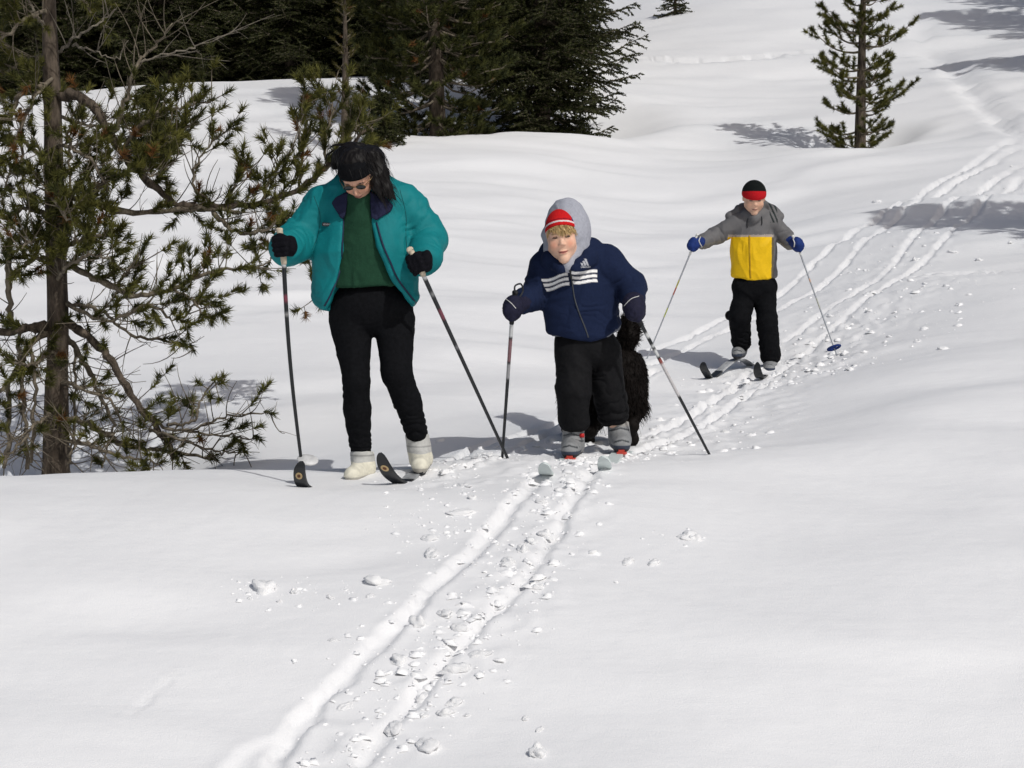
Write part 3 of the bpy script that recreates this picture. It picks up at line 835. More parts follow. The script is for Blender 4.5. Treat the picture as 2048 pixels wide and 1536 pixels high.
class Fig:
    """a figure whose joints are given as photo pixels plus depth"""
    def __init__(s, name, label, base, Y0, cat="person"):
        s.root = empty(name, base); tag(s.root, label, cat)
        s.b = np.array(s.root.location); s.Y0 = Y0; s.s = Y0 / FPX
    def J(s, px, py, d=0.0): return P(px, py, s.Y0 + d) - s.b
    def r(s, px): return px * s.s
    def vol(s, x0, x1, y0, y1, d0, d1, h):
        a = P(x0, y1, s.Y0) - s.b; b = P(x1, y0, s.Y0) - s.b
        return Vol((a[0], s.Y0 + d0 - s.b[1], a[2]), (b[0], s.Y0 + d1 - s.b[1], b[2]), h)
    def xz(s, pts, d=0.0): return [(lambda q: (q[0], q[2]))(s.J(a, b, d)) for a, b in pts]
    def part(s, name, vol, mat, colour=None, smooth=1, wr=None, label=None, parent=None, fd=None):
        V, F = vol.extract(smooth)
        if wr:
            for w in (wr if isinstance(wr, list) else [wr]): V = wrinkle(V, F, *w)
        if fd: V = folds(V, F, *fd)
        me = mesh_from(name, V, F)
        if colour is not None: set_col(me, colour(V, normals(V, F)))
        o = link(name, me, mat, parent or s.root)
        if label: o["label"] = label
        o_bvh[o.name] = (V, F)
        return o
    def mb(s, name, mb, mat, parent=None, smooth=True): return mb.build(name, mat, parent or s.root, smooth)
    def cast(s, o, pts, off=.002):
        """points on the front of a part at the given pixels"""
        V, F = o_bvh[o.name]
        t = BVHTree.FromPolygons([tuple(v) for v in V], [tuple(int(i) for i in f) for f in F])
        c = np.array((0, 0, CAM_Z)) - s.b; out = []
        if len(pts) > 2: pts = spline(pts, 30)
        for px, py in pts:
            d = s.J(px, py) - c; d /= np.linalg.norm(d)
            h = t.ray_cast(Vector(c), Vector(d))
            out.append(np.array(h[0]) - d * off if h[0] is not None else s.J(px, py))
        return np.array(out)
o_bvh = {}

def rot_head(pitch, yaw, roll):
    """columns: lateral (picture right), backwards, up of the head; pitch nods down, roll tips the crown to picture left"""
    Rx = Matrix.Rotation(math.radians(pitch), 3, 'X'); Rz = Matrix.Rotation(math.radians(yaw), 3, 'Z'); Ry = Matrix.Rotation(math.radians(-roll), 3, 'Y')
    return np.array(Rz @ Ry @ Rx)

class Head:
    def __init__(s, c, R, H, sx=1.0): s.c = np.asarray(c, float); s.R = R; s.H = H; s.sx = sx
    def w(s, x, y, z): return s.c + s.R @ (np.array((x * s.sx, y, z)) * s.H)
    def loc(s, V): return ((V - s.c) @ s.R) / s.H / np.array((s.sx, 1, 1))
    def add(s, v, child=False, ears=True):
        H = s.H; E = lambda c, r, k=.02, op='add': v.ell(s.w(*c), np.array(r) * H * np.array((s.sx, 1, 1)), s.R, k * H, op)
        C = lambda a, b, ra, rb, k=.03, op='add': v.cone(s.w(*a), s.w(*b), ra * H, rb * H, k * H, op)
        E((0, .07, .12), (.335, .41, .37)); E((0, -.06, -.11 if child else -.12), (.29 if child else .27, .30, .34), .08)
        for sg in (-1, 1):
            C((sg * .19, .0, -.22 if child else -.24), (0, -.24, -.39), .12 if child else .095, .09 if child else .075, .06)
            E((sg * .155, -.235, -.13), (.115 if child else .085, .09, .11), .07)
            if ears: E((sg * .335, .04, -.03), (.03, .065, .095), .02)
        E((0, -.265, -.42), (.085, .06 if child else .07, .065), .06)
        E((0, -.285, .075), (.21, .06, .05), .07)
        for sg in (-1, 1):
            E((sg * .13, -.395, .005), (.075, .07, .05), .04, 'sub')
            E((sg * .13, -.290, .0), (.062, .062, .05), .012)
        if child: C((0, -.32, .0), (0, -.375, -.105), .024, .036, .035); E((0, -.39, -.12), (.040, .034, .034), .03)
        else: C((0, -.32, .02), (0, -.395, -.125), .026, .040, .035); E((0, -.415, -.14), (.042, .038, .036), .03)
        for sg in (-1, 1): E((sg * .043, -.36 if child else -.375, -.13 if child else -.15), (.033, .04, .027), .02)
        E((0, -.335, -.262), (.095, .035, .020), .02); E((0, -.33, -.302), (.08, .036, .024), .02)
        E((0, -.385, -.281), (.085, .045, .007), .008, 'sub')
        for sg in (-1, 1): E((sg * .105, -.335, -.278), (.02, .02, .012), .015, 'sub')
        C((0, .10, -.25), (0, .16, -.62), .19, .19, .06)
    def skin(s, base, lip, brow, eye, V, cheek=.10):
        q = s.loc(V); x, y, z = np.abs(q[:, 0]), q[:, 1], q[:, 2]
        C = np.tile(np.asarray(base, float), (len(V), 1))
        def mix(m, c):
            m = np.clip(m, 0, 1)[:, None]
            C[:] = C * (1 - m) + np.asarray(c) * m
        fr = (y < -.12)
        ck = np.exp(-((x - .17) / .085) ** 2 - ((z + .13) / .09) ** 2) * fr
        mix(ck * cheek * 4, (base[0] * 1.0, base[1] * .72, base[2] * .66))
        mix((np.exp(-(x / .05) ** 2 - ((z + .15) / .05) ** 2)) * fr * .25, (base[0], base[1] * .75, base[2] * .7))
        ml = (1 - ((x / .115) ** 2 + ((z + .283 - 2.0 * x * x) / .030) ** 2)) * 2
        mix(ml * fr, lip)
        mix((1 - ((x / .125) ** 2 + ((z + .282 - 2.0 * x * x) / .011) ** 2)) * 2 * fr, (lip[0] * .35, lip[1] * .3, lip[2] * .3))
        mb_ = (1 - (((x - .135) / .085) ** 2 + ((z - .078 + .5 * (x - .12) ** 2) / .020) ** 2)) * 2
        mix(mb_ * fr * .8, brow)
        me_ = (1 - (((x - .13) / .062) ** 2 + ((z - .002) / .020) ** 2)) * 3
        mix(me_ * fr, eye)
        mix((1 - (((x - .13) / .06) ** 2 + ((z - .025) / .008) ** 2)) * 2 * fr, (base[0] * .35, base[1] * .28, base[2] * .25))
        return C

def glove_fist(v, c, axis, back, s, k=.006):
    """closed hand round a pole: c grip centre, axis pole direction (up), back direction knuckles face"""
    axis = axis / np.linalg.norm(axis); back = back - axis * (back @ axis); back /= np.linalg.norm(back)
    sd = np.cross(axis, back)
    for i, (o, L) in enumerate(((.033, .95), (.011, 1.05), (-.011, 1.0), (-.032, .85))):
        o *= s; L *= s; p = c + axis * o
        a = p + sd * .038 * L - back * .012 * s; b = p + sd * .030 * L + back * .028 * L; e = p - sd * .012 * L + back * .036 * L; f = p - sd * .036 * L + back * .014 * L
        v.chain([a, b, e, f], [.0135 * s, .0135 * s, .0125 * s, .0115 * s], k)
    v.ell(c + sd * .042 * s - back * .014 * s, np.array((.026, .040, .046)) * s, None, .012)
    v.chain([c + sd * .03 * s + axis * .035 * s, c + axis * .052 * s + back * .012 * s, c - sd * .026 * s + axis * .046 * s + back * .02 * s], [.0155 * s, .014 * s, .012 * s], k)

BOOTMAT = vcol("boot_leather", .65, .35, .12, 40, (60, .004, .5))
SKIN = vcol("skin", .55, .35, .04, 40)
SKIN.node_tree.nodes["Principled BSDF"].inputs["Subsurface Weight"].default_value = .08
SKIN.node_tree.nodes["Principled BSDF"].inputs["Subsurface Radius"].default_value = (.012, .005, .003)
CLOTH = vcol("fleece_cloth", .9, .15, .1, 90, (220, .003, .5))
NYLON = vcol("nylon_shell", .66, .22, .05, 30, (90, .003, .4))
BLACKCLOTH = plain("black_cloth", (.0055, .0058, .007), .9, .08, .25, 60, (150, .003, .5))
KNIT = vcol("knit_wool", .95, .1, .1, 120, (260, .004, .8))
HAIR = vcol("hair", .55, .2, .25, 80)
WHITE_TRIM = plain("pale_trim", (.62, .62, .60), .6)
DARK_TRIM = plain("dark_trim", (.02, .021, .024), .5)

def const(c): return lambda V, N: np.tile(np.asarray(c, float), (len(V), 1))

def strands(roots, paths, w0, colr, r, jitter):
    """ribbons of hair: roots (n,3); paths(n,m,3) offsets"""
    n, m, _ = paths.shape
    pts = roots[:, None, :] + paths
    tg = np.gradient(pts, axis=1); sv = unit(np.cross(tg, unit(r.normal(size=(n, 1, 3)))))
    w = w0 * np.linspace(1, .15, m)[None, :, None]
    A = pts - sv * w * .5; B = pts + sv * w * .5
    V = np.stack([A, B], 2).reshape(-1, 3)
    k = np.arange(n)[:, None] * (2 * m) + np.arange(m - 1)[None, :] * 2
    k = k.ravel()
    Q = np.stack([k, k + 1, k + 3, k + 2], 1)
    c = np.asarray(colr) * (1 + jitter * r.normal(size=(n, 1)))
    return V, Q, np.repeat(np.clip(c, .001, 1), 2 * m, 0)

# ------------------------------------------------------------------ the woman
wg = G(735, 958)
W = Fig("person", "skier in open teal jacket and black trousers with head bowed and dark headband", wg, float(wg[1]))
print("woman Y", wg)
J, r = W.J, W.r
HW = Head(J(714, 350, -.17), rot_head(47, -12, 4), .226)
arms_r = [J(648, 415, .02), J(598, 482, .0), J(567, 497, -.27)]
arms_l = [J(806, 408, .02), J(858, 482, .02), J(843, 522, -.20)]
leg_r = [J(705, 640, .02), J(713, 765, -.07), J(714, 820, -.03), J(722, 905, .02)]
leg_l = [J(788, 640, .02), J(793, 745, -.08), J(816, 805, -.02), J(834, 870, .03)]
# body
v = W.vol(520, 910, 270, 970, -.50, .35, .005)
HW.add(v)
v.chain([J(722, 415, -.08), J(728, 470, -.03), J(735, 560, .02), J(740, 605, .03)], [r(40), r(52), r(48), r(46)], .03, sy=.7)
v.chain(arms_r, [r(20), r(16), r(12)], .02); v.chain(arms_l, [r(20), r(16), r(12)], .02)
v.cone(J(690, 422, .03), arms_r[0], r(18), r(16), .03); v.cone(J(760, 420, .03), arms_l[0], r(18), r(16), .03)
v.chain(leg_r, [r(30), r(18), r(18), r(13)], .01); v.chain(leg_l, [r(30), r(18), r(18), r(13)], .01)
W.part("body", v, SKIN, lambda V, N: HW.skin((.58, .32, .22), (.32, .12, .10), (.05, .035, .03), (.03, .02, .02), V))
# sweater
v = W.vol(600, 880, 380, 600, -.40, .30, .006)
v.chain([J(722, 428, -.035), J(728, 480, -.02), J(734, 560, -.0)], [r(58), r(74), r(84)], .03, sy=.66)
v.chain([J(720, 428, -.07), J(718, 396, -.10)], [r(38), r(28)], .03)
v.half(J(735, 574, -.2), (0.03, .0, -1), .015)
SW = W.part("sweater", v, CLOTH, const((.013, .050, .027)), wr=(.004, 14, 3, (1, 1, .6)))
# trousers
v = W.vol(620, 880, 540, 925, -.35, .30, .006)
v.ell(J(742, 612, .02), (r(84), r(56), r(62)), None, .02)
v.chain([J(702, 640, .02), J(713, 765, -.07), J(714, 820, -.03), J(722, 902, .02)], [r(44), r(25), r(27), r(20)], .02)
v.chain([J(788, 640, .02), J(793, 745, -.08), J(815, 802, -.02), J(833, 866, .03)], [r(42), r(29), r(27), r(21)], .02)
W.part("trousers", v, BLACKCLOTH, None, wr=[(.003, 8, 5, (1, 1, 1.2))], fd=([(J(713, 720, -.05), J(714, 830, -.03), r(28), .8), (J(716, 840, 0), J(722, 905, .02), r(24), 1.2), (J(792, 700, -.05), J(812, 790, -.02), r(30), .9), (J(816, 800, -.02), J(833, 868, .03), r(26), 1.2), (J(742, 640, 0), J(742, 670, 0), r(70), .8)], .009, .045, 15))
# jacket, open at the front
v = W.vol(520, 915, 350, 635, -.48, .36, .006)
v.chain([J(728, 425, .0), J(729, 500, .0), J(731, 585, .0)], [r(88), r(101), r(104)], .04, sy=.66)
v.chain([J(655, 408, .02), J(725, 392, .02), J(795, 402, .02)], [r(36), r(38), r(38)], .04)
v.prism(W.xz([(702, 380), (690, 430), (689, 480), (683, 545), (654, 618), (640, 660), (850, 660), (828, 612), (790, 560), (760, 490), (746, 440), (742, 380)]), -1, W.Y0 - W.b[1] - .02, .012)
v.prism(W.xz([(600, 575), (630, 604), (652, 618), (745, 640), (828, 610), (848, 588), (880, 580), (880, 700), (580, 700)]), -1, 1, .015)
v.chain([J(648, 418, .03), J(600, 480, .01), J(571, 496, -.20)], [r(42), r(39), r(33)], .025)
v.chain([J(804, 410, .03), J(856, 478, .03), J(849, 518, -.14)], [r(44), r(39), r(31)], .025)
def wjac(V, N):
    C = np.tile(np.array((.003, .180, .195)), (len(V), 1))
    return C
JK = W.part("jacket", v, NYLON, wjac, wr=[(.009, 5.5, 12, (1, 1, .8))], fd=([(J(648, 418, .03), J(600, 480, .01), r(42), 1.0), (J(600, 480, .01), J(571, 496, -.20), r(38), 1.0), (J(804, 410, .03), J(856, 478, .03), r(44), 1.0), (J(856, 478, .03), J(849, 518, -.14), r(38), 1.0), (J(728, 540, 0), J(731, 615, 0), r(110), .7)], .012, .055, 3))
for pl in ([(628, 392), (640, 430), (636, 470), (624, 500)], [(800, 380), (812, 430), (812, 480), (822, 540)]):
    W.mb("seam", MB().tube(W.cast(JK, pl, .0), .0018, 4), plain("seam_teal", (.002, .07, .075), .8), JK)
# front edges, zip teeth and navy collar
for nm, pl in (("zip_edge", [(693, 436), (691, 480), (686, 540), (668, 588), (655, 612)]), ("zip_edge", [(747, 445), (760, 490), (775, 525), (791, 560), (826, 606)])):
    off = -6 if pl[0][0] < 720 else 6
    pp = W.cast(JK, [(a + off, b) for a, b in pl], .004)
    W.mb(nm, MB().tube(pp, .0045, 5), plain("zip_navy", (.012, .02, .05), .5), JK)
NAVY = plain("navy_lining", (.014, .016, .045), .8, .2, .1, 60, (150, .002, .4))
v = W.vol(640, 820, 360, 470, -.5, .3, .004)
v.chain([J(728, 425, .0), J(729, 500, .0), J(731, 585, .0)], [r(88) + .030, r(101) + .026, r(104) + .024], .04, sy=.66)
v.chain([J(655, 408, .02), J(725, 392, .02), J(795, 402, .02)], [r(36) + .022, r(38) + .022, r(38) + .022], .04)
v.prism(W.xz([(744, 384), (776, 398), (789, 412), (784, 424), (757, 441), (747, 436)]), -1, W.Y0 - W.b[1], .006, True)
W.part("collar", v, NAVY, None, smooth=2, wr=(.002, 20, 3))
v = W.vol(640, 820, 360, 470, -.5, .3, .004)
v.chain([J(728, 425, .0), J(729, 500, .0), J(731, 585, .0)], [r(88) + .030, r(101) + .026, r(104) + .024], .04, sy=.66)
v.chain([J(655, 408, .02), J(725, 392, .02), J(795, 402, .02)], [r(36) + .022, r(38) + .022, r(38) + .022], .04)
v.prism(W.xz([(702, 384), (676, 396), (668, 408), (676, 422), (690, 440), (697, 428)]), -1, W.Y0 - W.b[1], .006, True)
W.part("collar", v, NAVY, None, smooth=2, wr=(.002, 20, 4))
v = W.vol(640, 820, 340, 470, -.5, .3, .004)
v.chain([J(684, 392, -.04), J(715, 378, .06), J(752, 390, -.04)], [r(16), r(18), r(16)], .02)
W.part("collar_stand", v, NAVY, None, smooth=2, wr=(.003, 20, 3))
pq = W.cast(JK, [(655, 449)], .004)[0]
pt = MB(); pt.box(pq, (r(10.5), .002, r(3.4)), np.array(Matrix.Rotation(math.radians(3), 3, 'Y')))
pa = W.mb("chest_patch", pt, DARK_TRIM, JK, False)
lt = MB()
for k in range(7): lt.box(pq + np.array((r(-7.5 + 2.5 * k), -.003, r(.4))), (r(.7), .001, r(1.2 + .5 * (k % 2))))
W.mb("lettering", lt, plain("grey_thread", (.25, .24, .25), .7), pa, False)
# gloves round the grips
v = W.vol(520, 620, 440, 540, -.48, -.05, .003)
ax_r = unit(J(560, 456, -.30) - J(568, 525, -.30))
glove_fist(v, J(565, 494, -.31), ax_r, np.array((-.5, -1, .0)), .98)
v.cone(J(568, 495, -.26), J(577, 497, -.17), r(17), r(24), .012)
GL = plain("black_glove", (.0055, .0055, .008), .9, .1, .2, 70, (120, .003, .6))
W.part("glove", v, GL, None, wr=(.0016, 40, 3))
v = W.vol(800, 900, 480, 570, -.42, .0, .003)
ax_l = unit(J(822, 500, -.24) - J(852, 562, -.28))
glove_fist(v, J(837, 529, -.245), ax_l, np.array((-.6, -1, .0)), 1.0)
v.cone(J(846, 527, -.20), J(853, 523, -.10), r(18), r(24), .012)
W.part("glove", v, GL, None, wr=(.0016, 40, 4))
# boots
def boot(F, name, ankle, heel, toe, ra, rf, cfun, h=.0038, mat=BOOTMAT, top=None):
    lo = np.minimum(np.minimum(ankle, heel), toe) - .09; hi = np.maximum(np.maximum(ankle, heel), toe) + .09
    v = Vol(lo, hi, h)
    v.cone(ankle, heel + np.array((0, 0, rf * .9)), ra, ra * 1.0, .015)
    v.cone(heel + np.array((0, 0, rf * .75)), toe + np.array((0, 0, rf * .65)), rf, rf * .85, .02)
    v.cone(ankle * .6 + heel * .4, heel * .35 + toe * .65 + np.array((0, 0, rf * .7)), ra * .75, rf * .7, .025)
    v.half((0, 0, min(heel[2], toe[2]) - .004) if abs(heel[2] - toe[2]) < .01 else heel - np.array((0, 0, .004)), np.cross(toe - heel, np.cross(toe - heel, (0, 0, 1))), .006)
    v.half(ankle + np.array((0, 0, .012)), (0, .15, 1), .006)
    return F.part(name, v, mat, cfun, wr=(.0008, 24, 4))
def cream_boot(ank, heel, toe):
    ax = unit(toe - heel)
    def f(V, N):
        C = np.tile(np.array((.72, .69, .57)), (len(V), 1))
        u = (V - heel) @ ax; z = V[:, 2] - heel[2]
        up = (z > .075 - .0 * u) & (N[:, 1] < -.1)
        C[up] = (.48, .48, .46)
        C[(z > .10) & (z < .107)] = (.30, .30, .29)
        C[z < .016] = (.42, .40, .35)
        return C
    return f
a, h_, t_ = J(724, 908, .02), J(728, 952, .03), J(704, 962, -.14)
boot(W, "boot", a, h_, t_, r(24), r(19), cream_boot(a, h_, t_)); wbr = (h_, t_)
a, h_, t_ = J(834, 872, .05), J(842, 934, .06), J(840, 944, -.12)
boot(W, "boot", a, h_, t_, r(24), r(20), cream_boot(a, h_, t_)); wbl = (h_, t_)
# head wear and hair
v = W.vol(640, 800, 270, 430, -.42, .15, .003)
v.ell(HW.w(0, .06, .115), np.array((.36, .435, .385)) * .235, HW.R)
v.half(HW.w(0, 0, .42), HW.R @ np.array((0, .25, 1))); v.half(HW.w(0, 0, .085), HW.R @ np.array((0, -.25, -1)))
W.part("headband", v, BLACKCLOTH, None)
v = W.vol(620, 830, 260, 440, -.40, .25, .0034)
v.ell(HW.w(0, .12, .15), np.array((.36, .41, .375)) * .228, HW.R)
v.half(HW.w(0, -.10, .20), HW.R @ np.array((0, -1, -.55)), .01)
v.cone(J(703, 316, -.10), J(742, 318, -.06), r(31), r(27), .02)
v.chain([J(742, 318, -.12), J(758, 350, -.14), J(770, 380, -.15), J(780, 398, -.16)], [r(24), r(18), r(11), r(2)], .02)
v.chain([J(745, 340, -.17), J(754, 372, -.19), J(764, 402, -.20)], [r(11), r(9), r(2)], .02)
v.chain([J(756, 345, -.1), J(774, 375, -.12), J(790, 398, -.13)], [r(13), r(8), r(2)], .02)
v.chain([J(678, 312, -.06), J(670, 330, -.04)], [r(13), r(9)], .02)
hc = (.0055, .0042, .004)
HR = W.part("hair", v, HAIR, const(hc), smooth=2, wr=(.0035, 34, 5, (1.2, 1.2, .18)))
V, F_ = o_bvh[HR.name]; N_ = normals(V, F_)
R3 = np.random.default_rng(3)
ok_ = np.nonzero((HW.loc(V)[:, 1] > -.18) | (V[:, 0] > J(735, 0, -.15)[0]))[0]; NH = 1000; k = ok_[R3.integers(0, len(ok_), NH)]
fl = unit(np.array((.45, -.1, -1.0)) + .15 * R3.normal(size=(NH, 3)))
s_ = np.linspace(0, 1, 6)[None, :, None]; Ls = (.04 + .05 * R3.random((NH, 1, 1)))
path = fl[:, None, :] * s_ * Ls + N_[k][:, None, :] * (np.sin(s_ * 3.0) * .006) + unit(R3.normal(size=(NH, 1, 3))) * s_ ** 2 * .006
a_, b_2, c_ = strands(V[k], path, .0022, (.006, .0045, .004), R3, .4)
hm = MB(); hm.add(a_, b_2, None, c_); W.mb("hair_strands", hm, HAIR, HR)
for pl in ([(740, 300), (752, 318), (760, 328), (758, 338)], [(768, 372), (778, 388), (786, 385), (792, 381)], [(766, 378), (776, 394), (784, 398)], [(668, 300), (655, 312), (652, 330)], [(690, 288), (668, 290), (656, 300)]):
    hm = MB(); q = spline([J(x, y, -.15) for x, y in pl], 10)
    for i in range(5): hm.tube(q + R3.normal(size=3) * .004 + np.linspace(0, 1, 10)[:, None] * R3.normal(size=3) * .006, np.linspace(.0022, .0006, 10), 4, hc)
    W.mb("hair_lock", hm, HAIR, HR)
# sunglasses
v = W.vol(640, 790, 330, 420, -.42, .0, .002)
for sg in (-1, 1): v.ell(HW.w(sg * .135, -.355, -.005), np.array((.105, .030, .062)) * .235, HW.R, .003)
SG = W.part("sunglasses", v, plain("dark_lens", (.006, .008, .010), .12, .5, .05), None)
fr = MB(); fr.tube([HW.w(-.06, -.375, .02), HW.w(0, -.39, .03), HW.w(.06, -.375, .02)], .0018, 5)
for sg in (-1, 1): fr.tube([HW.w(sg * .235, -.33, .02), HW.w(sg * .34, -.15, .02), HW.w(sg * .36, .03, .0)], .0018, 5)
for sg in (-1, 1):
    an = np.linspace(0, 6.283, 22); fr.tube([HW.w(sg * .135 + .105 * math.cos(t), -.358, -.005 + .064 * math.sin(t)) for t in an], .0012, 4)
W.mb("frame", fr, plain("brass_frame", (.25, .17, .08), .35, .5, .1, 30, None, .8), SG)

# ------------------------------------------------------------------ boy in the navy jacket
bg = G(1180, 912)
B = Fig("person", "small skier in navy jacket with white stripes, grey hood over red hat", bg, float(bg[1]))
print("boy Y", bg)
J, r = B.J, B.r
HB = Head(J(1124, 474, -.10), rot_head(2, -4, 7), r(103), .93)
v = B.vol(990, 1320, 385, 925, -.48, .40, .0041)
HB.add(v, True, False)
v.chain([J(1150, 545, -.02), J(1160, 600, .0), J(1170, 680, .02)], [r(40), r(50), r(46)], .03, sy=.7)
b_ar = [J(1095, 537, .0), J(1072, 592, .01), J(1035, 610, -.20)]; b_al = [J(1220, 535, .0), J(1262, 578, .02), J(1268, 606, -.16)]
v.cone(J(1150, 540, 0), b_ar[0], r(30), r(20), .03); v.cone(J(1150, 540, 0), b_al[0], r(30), r(20), .03)
v.chain(b_ar, [r(18), r(15), r(12)], .02); v.chain(b_al, [r(18), r(15), r(12)], .02)
v.chain([J(1148, 700, -.02), J(1147, 775, -.08), J(1145, 880, -.02)], [r(28), r(22), r(13)], .02)
v.chain([J(1208, 700, .02), J(1216, 770, .03), J(1236, 872, .10)], [r(28), r(22), r(13)], .02)
B.part("body", v, SKIN, lambda V, N: HB.skin((.74, .47, .34), (.50, .16, .13), (.30, .19, .10), (.055, .035, .025), V, .22))
# trousers
v = B.vol(1085, 1290, 630, 880, -.35, .35, .0055)
v.ell(J(1172, 690, .01), (r(64), r(46), r(46)), None, .02)
v.chain([J(1147, 712, -.02), J(1147, 775, -.08), J(1148, 838, -.04)], [r(35), r(33), r(31)], .02)
v.chain([J(1210, 705, .02), J(1216, 770, .03), J(1226, 826, .08)], [r(35), r(32), r(30)], .02)
v.half(J(1150, 861, 0), (.10, 0, -1), .01)
BT = plain("dark_snow_trousers", (.0075, .0075, .0085), .8, .12, .2, 50, (90, .004, .5))
TRO = B.part("trousers", v, BT, None, wr=[(.006, 7, 25, (1, 1, 1.1))], fd=([(J(1147, 730, -.02), J(1148, 860, -.04), r(36), 1.0), (J(1212, 720, .02), J(1226, 850, .08), r(35), 1.0)], .012, .06, 12))
# grey undershirt edge
v = B.vol(1085, 1260, 630, 690, -.25, .25, .004)
v.chain([J(1168, 640, .0), J(1172, 660, .0)], [r(70), r(70)], .01, sy=.64)
v.prism(B.xz([(1050, 668), (1180, 676), (1215, 672), (1243, 655), (1300, 640), (1300, 720), (1050, 720)]), -1, 1)
B.part("undershirt", v, CLOTH, const((.16, .17, .20)), wr=(.002, 20, 1))
# jacket with white stripes and emblem
v = B.vol(1030, 1315, 470, 705, -.40, .32, .0038)
v.chain([J(1148, 540, .0), J(1160, 600, .0), J(1168, 660, .0)], [r(66), r(73), r(75)], .03, sy=.66)
v.chain([J(1092, 528, .01), J(1150, 515, .0), J(1212, 522, .01)], [r(27), r(34), r(32)], .03)
v.prism(B.xz([(1050, 655), (1092, 664), (1130, 675), (1180, 682), (1212, 670), (1241, 650), (1300, 640), (1300, 760), (1050, 760)]), -1, 1, .012)
v.chain([J(1094, 535, .0), J(1075, 588, .01), J(1044, 604, -.15)], [r(34), r(30), r(22)], .02)
v.chain([J(1218, 535, .0), J(1258, 575, .02), J(1267, 596, -.10)], [r(36), r(33), r(25)], .02)
# thick collar of the jacket's own hood
v.chain([J(1098, 500, .02), J(1102, 520, -.08), J(1122, 538, -.15)], [r(16), r(17), r(11)], .015)
v.chain([J(1184, 495, .02), J(1176, 515, -.09), J(1148, 538, -.15)], [r(17), r(18), r(11)], .015)
v.chain([J(1098, 500, .02), J(1140, 490, .12), J(1184, 495, .02)], [r(16), r(20), r(17)], .015)
s2 = lambda px, py: B.J(px, py)
def bjac(V, N):
    C = np.tile(np.array((.009, .016, .046)), (len(V), 1))
    X, Z = V[:, 0], V[:, 2]; o = B.J(0, 0, -.2); e = B.J(1000, 1000, -.2)
    px = (X - o[0]) / (e[0] - o[0]) * 1000; py = (Z - o[2]) / (e[2] - o[2]) * 1000
    fr = N[:, 1] < -.05
    zipx = 1140 + (py - 530) * .13
    # three stripes each side of the zip, dropping towards the left sleeve
    yl = 547 + (zipx - px) * .30 * (px < zipx); 
    rel = np.where(px < zipx, py - (541 + (zipx - px) * .24 + 2.0 * np.sin((px - 1090) * .12)), py - (537 + 2.2 * np.sin((px - 1140) * .09)))
    st = ((rel % 9.6) < 6.0) & (rel > 0) & (rel < 28)
    inx = np.where(px < zipx, (px > 1084 + rel * .45) & (px < zipx - 3), (px > zipx + 3) & (px < 1199)) & fr & (V[:, 1] < B.J(0, 0, -.02)[1])
    ph = rel % 9.6; sm = np.clip(np.minimum(ph, 6.0 - ph) / 1.3 + .5, 0, 1) * np.clip(np.minimum(rel, 28 - rel) + .5, 0, 1) * inx
    C = C * (1 - sm[:, None]) + np.array((.9, .89, .88)) * sm[:, None]
    # small emblem: three slanted bars growing to a triangle over a line of lettering
    ex, ey = px - 1174, py - 527
    em = np.zeros(len(V), bool)
    for k, hgt in enumerate((5.5, 9.5, 14)):
        x0 = -8 + k * 5.6; em |= (np.abs(ex - x0 + (ey - 0) * -.42 - 2) < 2.2) & (ey < 0) & (ey > -hgt)
    em |= (np.abs(ex) < 11) & (ey > 1.2) & (ey < 4.2) & ((ex * 1.3 + 40) % 3 < 2.3)
    C[em & fr] = (.42, .43, .46)
    return C
BJ = B.part("jacket", v, CLOTH, bjac, wr=[(.006, 7, 31, (1, 1, 1.1))], fd=([(J(1094, 535, 0), J(1075, 588, .01), r(33), 1.0), (J(1075, 588, .01), J(1044, 604, -.15), r(28), 1.0), (J(1218, 535, 0), J(1258, 575, .02), r(35), 1.0), (J(1258, 575, .02), J(1267, 596, -.1), r(30), 1.0), (J(1165, 610, 0), J(1168, 690, 0), r(76), .8)], .011, .05, 8))
zp = B.cast(BJ, [(1137, 534), (1141, 548), (1145, 570), (1150, 600), (1160, 630), (1170, 655), (1177, 675)], .001)
ZP = B.mb("zip", MB().tube(spline(zp, 24), .0035, 5), plain("zip_grey", (.05, .055, .06), .4, .5), BJ)
B.mb("zip_pull", MB().tube(B.cast(BJ, [(1141, 542), (1142, 557)], .006), .005, 6), DARK_TRIM, ZP)
# hood of the grey sweatshirt
v = B.vol(1065, 1205, 385, 560, -.30, .22, .004)
v.ell(J(1136, 464, -.01), (r(45.5), r(58), r(68.5)), np.array(Matrix.Rotation(math.radians(-4), 3, 'Y')), .01)
v.cone(J(1100, 470, -.03), J(1112, 505, -.06), r(17), r(16), .02)
v.chain([J(1150, 500, -.06), J(1140, 525, -.12)], [r(28), r(16)], .02)
v.chain([J(1108, 500, -.06), J(1136, 532, -.14)], [r(20), r(13)], .02)
v.ell(HB.w(-.03, -.45, -.02), np.array((.30, .60, .50)) * HB.H, HB.R, .012, 'sub')
B.part("hood", v, CLOTH, const((.36, .37, .42)), smooth=2, wr=(.003, 16, 41, (1, 1, .6)))
# striped hat
v = B.vol(1075, 1175, 395, 480, -.30, .12, .0026)
v.ell(HB.w(0, .03, .13), np.array((.31, .41, .41)) * HB.H, HB.R)
v.half(HB.w(0, -.38, .245), HB.R @ np.array((0, -.38, -1)))
def bhat(V, N):
    q = HB.loc(V); C = np.tile(np.array((.55, .014, .016)), (len(V), 1))
    z = q[:, 2] + .38 * (q[:, 1] + .38)
    C[(z > .315) & (z < .35)] = (.72, .66, .66)
    C[(z > .375) & (z < .39)] = (.16, .008, .02)
    C[(q[:, 0] > .25) & (z > .36)] = (.03, .02, .10)
    return C
B.part("hat", v, KNIT, bhat)
